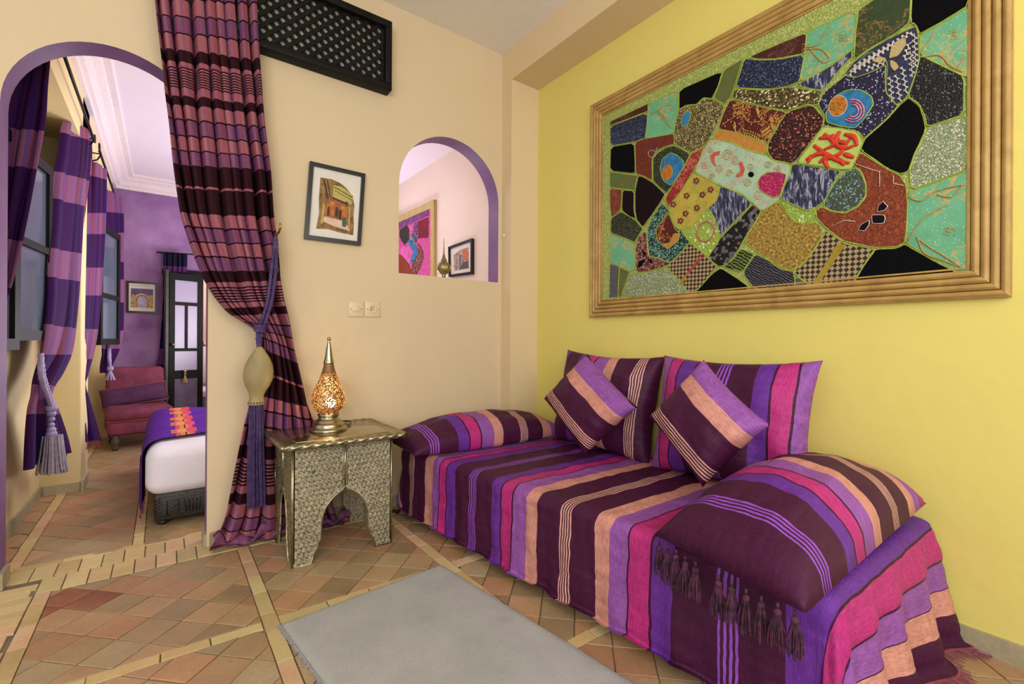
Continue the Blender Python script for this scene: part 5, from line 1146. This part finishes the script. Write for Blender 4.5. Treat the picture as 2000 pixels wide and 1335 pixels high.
# casements: opened leaves hinged in the recesses
def casement(p, q, z0, z1, zm, label):
    p, q = Vector(p + (0,)), Vector(q + (0,)); t = thing('window_casement', (p.x, p.y, z0), label, 'window'); d = (q - p).normalized(); n_ = Vector((d.y, -d.x, 0)); L = (q - p).length; f = .055
    def bar(a, b, za, zb, nm='frame_rail'): 
        P = [p + d * a + Z_ * za - n_ * .02, p + d * b + Z_ * za - n_ * .02, p + d * b + Z_ * zb - n_ * .02, p + d * a + Z_ * zb - n_ * .02]; return MB().prism(P, n_ * .04).build(nm, M['black_wood'], t)
    bar(0, f, z0, z1); bar(L - f, L, z0, z1); bar(f, L - f, z0, z0 + f); bar(f, L - f, z1 - f, z1); bar(f, L - f, zm - .02, zm + .02, 'glazing_bar')
    for a, b in ((z0 + f, zm - .02), (zm + .02, z1 - f)): MB().prism([p + d * f + Z_ * a, p + d * (L - f) + Z_ * a, p + d * (L - f) + Z_ * b, p + d * f + Z_ * b], n_ * .004).build('pane', M['glass_blue'], t)
    for z in (): MB().tube([tuple(q - d * .005 + n_ * .024 + Z_ * (z - .03)), tuple(q - d * .005 + n_ * .024 + Z_ * (z + .03))], .007, 8).build('hinge', M['black_iron'], t)
    return t
casement((-.620, 3.40), (-.560, 3.92), 1.085, 2.12, 1.61, 'open black framed casement with panes painted in a bluish reflection, nearer the arch')
casement((-.600, 3.36), (-.625, 3.16), 1.04, 2.10, 1.6, 'narrow folded black casement leaf left of the open casement nearer the arch')
casement((-.455, 5.35), (-.362, 5.93), 1.04, 2.10, 1.48, 'open black framed casement between the plaid curtains near the far corner')
for k, (a, b) in enumerate(((3.42, 4.15), (5.3, 6.0))):
    m = MB(); x = BX0 - .08
    for bx in (((x, a, 1.08), (x + .05, b, 1.13)), ((x, a, 2.07), (x + .05, b, 2.12)), ((x, a, 1.13), (x + .05, a + .05, 2.07)), ((x, b - .05, 1.13), (x + .05, b, 2.07))): m.box(*bx)
    o = struct(m.build('window_%d' % (k + 1), M['black_wood']))
# tieback with lilac tassel on curtain one
t = thing('curtain_tieback', P1(90, 820), 'lilac rope tieback with large pale tassel hanging on the plaid curtain', 'tieback'); off = Vector((.03, -.045, 0))
TP = lambda u, v: P1(u, v) + off
M['lilac_cord'] = pm('lilac silk cord', '#8c7cae', '#a496c0', 30, .6); M['lilac_grey'] = pm('pale grey lilac threads', '#8f8496', '#a89cab', 40, .75)
for dx in (-2, 2):
    pth = [TP(68, 690), TP(70 + dx, 730), TP(80 + dx, 765), TP(89 + dx, 790), TP(89, 806)]; pts = [Vector(cr([tuple(q) for q in pth], 4 * i / 40)) for i in range(41)]
    MB().tube(pts, .012, 10, twist=200, lobes=3, ld=.2).build('rope', M['lilac_cord'], t)
m = MB()
for v_, r_ in ((795, .028), (806, .022), (817, .017), (828, .016), (838, .022), (846, .026)): m.ball(TP(89, v_), r_, 12)
m.build('knot', M['lilac_cord'], t)
m = MB(); q = random.Random(4); tp, bt = TP(91, 848), TP(91, 918)
for k in range(90):
    a, r_ = q.uniform(0, 2 * PI), .042 * math.sqrt(q.random()); x, y = tp.x + r_ * math.cos(a), tp.y + r_ * math.sin(a)
    m.tube([(x, y, tp.z), (x + (x - tp.x) * .25, y + (y - tp.y) * .2, (tp.z + bt.z) / 2), (x + (x - tp.x) * .6, y + (y - tp.y) * .4, bt.z + q.uniform(-.012, .012))], .005, 4, 0, False)
m.build('tassel', M['lilac_grey'], t)
m = MB(); tp = P3(206, 690) + off; m.tube([tp + Vector((0, 0, .05)), tp + Vector((0, -.01, -.04)), tp + Vector((.01, -.02, -.12))], .014, 8, twist=120, lobes=3, ld=.2); m.ball(tp + Vector((.01, -.02, -.14)), .026, 10); 
for k in range(30): a = k * .7; m.tube([tp + Vector((.01, -.02, -.15)), tp + Vector((.01 + .035 * math.cos(a), -.02 + .03 * math.sin(a), -.25))], .005, 4, 0, False)
tag(m.build('curtain_tieback', M['lilac_cord']), 'violet rope tieback on the far corner curtain above the slipper chair', 'tieback')
# --- slipper chair
M['suede'] = pm('raspberry suede', '#642440', '#7e3450', 8, .85, bump=.15, bscale=30); M['suede_plum'] = pm('plum suede', '#421a40', '#52264e', 10, .85); M['piping_red'] = pm('rust piping', '#8c4a30', rough=.7)
M['turned_wood'] = pm('grey brown turned wood', '#3a302c', '#54483f', 12, .5)
ch = thing('slipper_chair', (-.23, 6.3, 0), 'raspberry suede armless slipper chair in the bedroom corner below the framed print', 'chair')
cm = Matrix.Translation((-.21, 6.28, 0)) @ Matrix.Rotation(.12, 4, 'Z')
def cp(m, nm, mat, par=ch): return m.xf(cm).build(nm, mat, par)
cp(MB().rbox((-.26, -.33, .15), (.26, .26, .30), .035, 4), 'seat_base', M['suede']); so_ = cp(MB().rbox((-.27, -.35, .285), (.27, .27, .405), .055, 5), 'seat', M['suede'])
cp(MB().tube([(-.262, -.338, .29), (.262, -.338, .29), (.262, .2, .29)], .006, 6), 'piping', M['piping_red'], so_)
bk_ = MB().rbox((-.25, .20, .30), (.25, .33, .79), .05, 5)
for i in range(len(bk_.v)): x, y, z = bk_.v[i]; bk_.v[i] = (x, y + (z - .3) * .12, z)
cp(bk_, 'backrest', M['suede'])
for sx in (-1, 1):
    for sy in (-.27, .2): cp(MB().lathe([(.02, 0), (.028, .012), (.03, .03), (.022, .05), (.034, .07), (.036, .1), (.026, .12), (.034, .15)], 16, (sx * .2, sy, 0)), 'leg', M['turned_wood'])
m = pillow(.56, .2, .12, 24, 14, bow=.03); m.uv = None; m.xf(cm @ frame3((-.02, .135, .50), (1, 0, .12), (0, .35, 1))); lc = m.build('cushion', M['suede_plum'], fixn=False); tag(lc, 'narrow plum suede cushion with rust piping on the raspberry slipper chair', 'cushion')
fm = cm @ frame3((-.02, .135, .50), (1, 0, .12), (0, .35, 1))
MB().tube([fm @ Vector(p) for p in ((-.28, -.1, 0), (0, -.096, 0), (.28, -.1, 0), (.276, 0, 0), (.28, .1, 0), (0, .096, 0), (-.28, .1, 0), (-.276, 0, 0), (-.28, -.1, 0))], .006, 6).build('piping', M['piping_red'], lc)
# --- bed with carved base
M['carved'] = pm('dark carved wood', '#17120d', '#2a231a', 14, .45, bump=.6, bscale=90, bdist=.006)
M['sheet'] = pm('white cotton sheet', '#d9d2dd', '#e4dde6', 3, .8, bump=.35, bscale=7, bdist=.03)
bb = thing('bed', (.7, 4.1, 0), 'low bed with white sheet and dark carved base, seen through the arch', 'bed')
bx0, bx1, by0, by1 = -.04, 1.55, 3.42, 4.98
MB().rbox((bx0, by0, .03), (bx1, by1, .19), .008, 2).build('bed_base', M['carved'], bb)
cv = MB()
for k in range(5): cv.tube([(.115 + k * .016, by0 - .002, .065), (.085 + k * .02 + .02, by0 - .002, .135)], .004, 4)
cv.tube([(.02, by0 - .002, .06), (.075, by0 - .002, .06), (.075, by0 - .002, .14), (.02, by0 - .002, .14), (.02, by0 - .002, .06)], .004, 4)
for k in range(6): cv.tube([(bx0 + .004, by0 - .002, .05 + k * .02), (bx0 + .028, by0 - .002, .065 + k * .02)], .0035, 4)
cv.box((bx0 - .004, by0 - .006, .03), (bx0 + .034, by0, .036)); cv.build('carving', M['carved'], bb)
for x, y in ((bx0 + .04, by0 + .04), (bx1 - .05, by0 + .04), (bx0 + .04, by1 - .05), (bx1 - .05, by1 - .05)): MB().lathe([(.014, 0), (.03, .01), (.03, .028), (.02, .032)], 12, (x, y, 0)).build('foot', M['carved'], bb)
mt_ = MB().rbox((bx0 - .035, by0 - .02, .175), (bx1, by1, .475), .075, 6)
for i in range(len(mt_.v)): x, y, z = mt_.v[i]; mt_.v[i] = (x - .012 * math.sin((z - .17) / .3 * PI), y - .02 * math.sin((z - .17) / .3 * PI), z)
mt_.build('mattress', M['sheet'], bb)
def throw():
    nx, ny = 90, 60; vs = []; uv = []; x0 = bx0 - .035
    for i in range(nx + 1):
        for j in range(ny + 1):
            s = i / nx * 1.45; y0_ = 3.47 + .16 * min(1, max(0, s - .25) / .5) ; y = y0_ + (by1 + .01 - y0_) * j / ny; r_ = .08; fl = .30
            fold = (.020 * mnoise.noise(Vector((y * 7 - s * 3, s * 1.5, 3))) + .012 * mnoise.noise(Vector((y * 15 - s * 7, s * 2, 8)))) * min(1, .3 + s) + .012
            if s < fl: p = (x0 - .022 - .01 * math.sin(y * 18) - fold * .5, y, .475 - r_ - (fl - s) + .0)
            elif s < fl + r_ * PI / 2: a = (s - fl) / r_; p = (x0 - .022 + r_ * (1 - math.cos(a)), y, .475 - r_ + r_ * math.sin(a) + .012 + fold * .6)
            else: p = (x0 - .022 + r_ + s - fl - r_ * PI / 2, y, .487 + fold)
            vs.append(p); uv.append((s, y))
    m = MB().add(vs, [(i * (ny + 1) + j, i * (ny + 1) + j + 1, (i + 1) * (ny + 1) + j + 1, (i + 1) * (ny + 1) + j) for i in range(nx) for j in range(ny)], 0, True); m.uv = uv; return m
tm = N('violet throw with orange band', .75, spec=.12); uvn = tm.n('UVMap'); sp = tm.n('SeparateXYZ'); tm.l(uvn.outputs[0], sp.inputs[0])
c1_ = tm.steps(sp.outputs[0], [(-.1, '#521e88'), (.50, '#b04a6c'), (.53, '#c87850'), (.55, '#3a2018'), (.557, '#c87850'), (.575, '#c05070'), (.60, '#521e88'), (1.2, '#5a2a80')], -.1, 2)
c2_ = tm.steps(sp.outputs[0], [(-.1, '#521e88'), (.475, '#c06048'), (.51, '#d08850'), (.56, '#c84858'), (.62, '#521e88'), (1.2, '#5a2a80')], -.1, 2)
tm.color(tm.mix(tm.math('GREATER_THAN', tm.math('FRACT', tm.math('MULTIPLY', sp.outputs[1], 3.4)), .45), c1_, c2_))
tm.bump(tm.noise(uvn.outputs[0], 60, 3), .2, .004)
th_ = throw().build('throw_blanket', tm.m, fixn=False); tag(th_, 'violet throw with orange and pink woven band across the white bed', 'blanket')
fringe(MB(), Vector((bx0 - .062, 3.46, .10)), Vector((bx0 - .062, 4.95, .10)), 60, .05, 3).build('fringe', M['red_thread'], th_)
# --- framed print on the purple wall
def front_picture(name, px0, py0, px1, py1, Y, label, fw, kind):
    a, b = on_y(px0, py0, Y - .02), on_y(px1, py1, Y - .02); x0, x1, z0, z1 = a.x, b.x, b.z, a.z; t = thing(name, ((x0 + x1) / 2, Y, z0), label, 'picture', 'small framed prints')
    for bx in (((x0, Y - .022, z0), (x1, Y - .001, z0 + fw)), ((x0, Y - .022, z1 - fw), (x1, Y - .001, z1)), ((x0, Y - .022, z0 + fw), (x0 + fw, Y - .001, z1 - fw)), ((x1 - fw, Y - .022, z0 + fw), (x1, Y - .001, z1 - fw))): MB().box(*bx).build('frame_rail', M['black_frame'], t)
    MB().box((x0 + fw, Y - .012, z0 + fw), (x1 - fw, Y - .002, z1 - fw)).build('mount', M['mat_white'], t)
    return t, x0, x1, z0, z1
t, x0, x1, z0, z1 = front_picture('framed_print', 247, 548, 307, 612, BY1, 'black framed print of a Moorish arcade on the purple wall above the chair', .022, 1)
w_, h_ = x1 - x0, z1 - z0; Y = BY1 - .0125
pb_ = MB().box((x0 + .14 * w_, Y, z0 + .17 * h_), (x1 - .14 * w_, Y + .001, z1 - .22 * h_)).build('print', pm('print violet sky', '#4a3a6c', '#6a5484', 14), t)
def arcp(cx, cz, r, zb, n=14): return [(cx - r, zb)] + [(cx - r * math.cos(PI * i / n), cz + r * math.sin(PI * i / n)) for i in range(n + 1)] + [(cx + r, zb)]
cx = (x0 + x1) / 2; zb = z0 + .17 * h_
for nm, r_, mt, k in (('painted_arch', .27, pm('print cream arch', '#c8b480', '#a88a50', 40), 1), ('painted_arch_band', .21, pm('print brick arch', '#9a4a50', '#b87060', 40), 2), ('painted_opening', .155, pm('print pale opening', '#b8b4cc', '#8a80a4', 30), 3)):
    MB().prism([(x, Y - .0006 * k, z) for x, z in arcp(cx, z0 + .42 * h_, r_ * w_, zb)], (0, .0006, 0)).build(nm, mt, pb_)
for sx in (-1, 1): MB().box((cx + sx * .30 * w_ - .02, Y - .0018, zb), (cx + sx * .30 * w_ + .02, Y - .0006, z0 + .58 * h_)).build('painted_column', pm('print column', '#c0a868', '#8c7040', 50), pb_)
m = MB()
for k in range(9): m.box((x0 + (.16 + k * .07) * w_, Y + .0004, z1 - .14 * h_), (x0 + (.20 + k * .07) * w_, Y + .0009, z1 - .125 * h_))
m.build('caption_line', pm('grey caption ink', '#6a6066'), t)
# --- black glazed door leaf folded before the doorway
dl_ = thing('door_leaf', (0.02, 6.98, 0), 'tall black glazed door leaf with panes painted as purple reflections standing open at the far wall', 'door')
dp0, dp1 = Vector((.045, 6.84, 0)), Vector((.385, 6.98, 0)); dd = (dp1 - dp0).normalized(); dn = Vector((dd.y, -dd.x, 0)); DLn = (dp1 - dp0).length; ZT = 1.88
def dbar(a, b, za, zb, nm='frame_rail', th=.036, off=0, mat=None, par=dl_): return MB().prism([dp0 + dd * a + dn * (off - th / 2) + Z_ * z for a, z in ((a, za), (b, za), (b, zb), (a, zb))] if False else [dp0 + dd * a + dn * (off - th / 2) + Z_ * za, dp0 + dd * b + dn * (off - th / 2) + Z_ * za, dp0 + dd * b + dn * (off - th / 2) + Z_ * zb, dp0 + dd * a + dn * (off - th / 2) + Z_ * zb], dn * th).build(nm, mat or M['black_wood'], par)
L_ = DLn; fw2 = .058
dbar(0, fw2, .02, ZT); dbar(L_ - fw2, L_, .02, ZT)
zz = [.02, .14, .62, .70, .95, 1.0, 1.53, 1.58, 1.82, ZT]
for a, b in ((.02, .14), (.62, .72), (.95, .985), (1.50, 1.54), (1.80, ZT)): dbar(fw2, L_ - fw2, a, b, 'cross_rail')
dbar(L_ / 2 - .012, L_ / 2 + .012, .985, 1.50, 'glazing_bar')
dbar(fw2, L_ - fw2, .14, .62, 'lower_panel', .016, 0, pm('dusty violet panel', '#5c5068', '#6a5c78', 8, .4))
for a, b, c_, d_ in ((fw2, L_ - fw2, .72, .95), (fw2, L_ / 2 - .012, .985, 1.50), (L_ / 2 + .012, L_ - fw2, .985, 1.50), (fw2, L_ - fw2, 1.54, 1.80)): dbar(a, b, c_, d_, 'pane', .005, 0, M['glass_lilac_refl'])
dbar(.075, L_ - .075, .16, .60, 'raised_moulding', .022, 0, M['black_wood']) if False else None
MB().ball(dp0 + dd * .03 + dn * .04 + Z_ * 1.03, .018, 12).build('knob', pm('aged knob', '#8c8478', rough=.25, metal=.9), dl_)
dbar(-.035, -.006, .02, ZT + .03, 'second_leaf_edge', .045, -.01, pm('worn olive black wood', '#24241a', '#3c3a28', 20, .45))
kt = MB(); kp_ = dp0 + dd * (L_ * .42) + dn * .05 + Z_ * .66
kt.ball(kp_ + Z_ * .05, .016, 10); kt.ball(kp_ + Z_ * .02, .012, 10)
q = random.Random(1)
for k in range(26): a = k * .9; kt.tube([kp_ + Z_ * .01, kp_ + Vector((.022 * math.cos(a), .016 * math.sin(a), -.085))], .004, 4, 0, False)
tag(kt.build('key_tassel', pm('golden tassel thread', '#b09850', '#c8b068', 30, .6)), 'gold key tassel hanging on the black glazed door leaf', 'tassel')
# door curtain on its short rod
t = thing('curtain_rod', (.1, BY1 - .08, 2.15), 'short black iron rod over the far doorway on the purple wall', 'curtain rod')
a_, b_ = on_y(306, 492, BY1 - .08), on_y(400, 498, BY1 - .08); MB().tube([a_, b_], .009, 8).build('rod', M['black_iron'], t)
for x in (a_.x + .05, b_.x - .05): MB().tube([(x, BY1 - .001, a_.z), (x, BY1 - .08, a_.z)], .006, 6).build('bracket', M['black_iron'], t)
PD = lambda u, v: on_y(u, v, BY1 - .09)
dc = curtain_mesh([(319, 494, 366, 497, 494), (319, 530, 365, 532, 530), (318, 545, 362, 545, 545), (317, 600, 350, 600, 600), (314, 650, 340, 650, 650), (310, 690, 334, 690, 690), (305, 720, 330, 720, 720), (303, 742, 326, 742, 742), (306, 770, 326, 770, 770), (305, 840, 330, 840, 840)], PD, 70, 120, 5, .018, 12, cw=1.0)
dco = dc.build('curtain', plaid('navy and violet door curtain', [(490, '#14182c'), (518, '#5a3c6a'), (530, '#281838'), (560, '#5c3a70'), (585, '#1c1c48'), (612, '#5a3a70'), (625, '#241c50'), (680, '#7a4a88'), (712, '#241838'), (735, '#4a3058'), (760, '#141020')], 485, 850, 12, 2), fixn=False)
tag(dco, 'navy and violet striped curtain gathered left of the black glazed door leaf', 'curtain')
m = MB(); p_ = on_y(316, 745, BY1 - .14)
for k in range(5): m.ball(p_ + Z_ * (.03 - .035 * k), .022 - .002 * abs(k - 2), 10)
for k in range(24): a = k * .8; m.tube([p_ - Z_ * .12, p_ + Vector((.032 * math.cos(a), .02 * math.sin(a), -.26))], .004, 4, 0, False)
tag(m.build('curtain_tieback', M['lilac_grey']), 'grey beaded tassel tieback on the navy door curtain', 'tieback')
# --- hall: bench, cushion, flower, wall ledge
t = thing('hall_bench', (.62, 8.2, 0), 'grey bench with white seat pad in the hall beyond the far door', 'bench')
MB().rbox((.25, 7.95, 0), (1.5, 8.6, .27), .01, 2).build('bench_base', pm('slate blue bench', '#4c5468', '#58607a', 4, .6), t); MB().rbox((.24, 7.93, .27), (1.5, 8.6, .37), .03, 3).build('seat_pad', M['sheet'], t)
m = pillow(.42, .38, .14, 20, 18, bow=.06); m.uv = None; m.xf(frame3((.78, 8.36, .585), (1, .2, .05), (0, .2, 1))); tag(m.build('cushion', M['suede_plum'], fixn=False), 'dark plum cushion on the white hall bench beyond the far door', 'cushion')
struct(MB().rbox((-.3, 8.95, 1.0), (1.6, 9.01, 1.03), .004, 1).build('trim_6', M['peach_wall']))
t = thing('flower_stem', (.52, 8.7, .37), 'small red flower spray against the peach hall wall beyond the door', 'flower')
fl = on_y(391, 640, 8.75); MB().tube([(fl.x + .06, 8.78, fl.z - .35), (fl.x + .02, 8.76, fl.z - .1), tuple(fl)], .005, 6).build('stem', pm('green stem', '#4a5a30'), t)
for k in range(4): MB().ball(fl + Vector((.02 * math.cos(k * 1.6), 0, .03 * math.sin(k * 1.6) + .01)), .02, 8, 0, (1, .6, 1.5)).build('petal', pm('red petal', '#b83830') if 'red petal' not in D.materials else D.materials['red petal'], t)
MB().lathe([(.03, 0), (.045, .05), (.05, .15), (.03, fl.z - .35 - .37 + .06)], 16, (fl.x + .06, 8.78, .37)).build('vase', M['mat_white'], t)
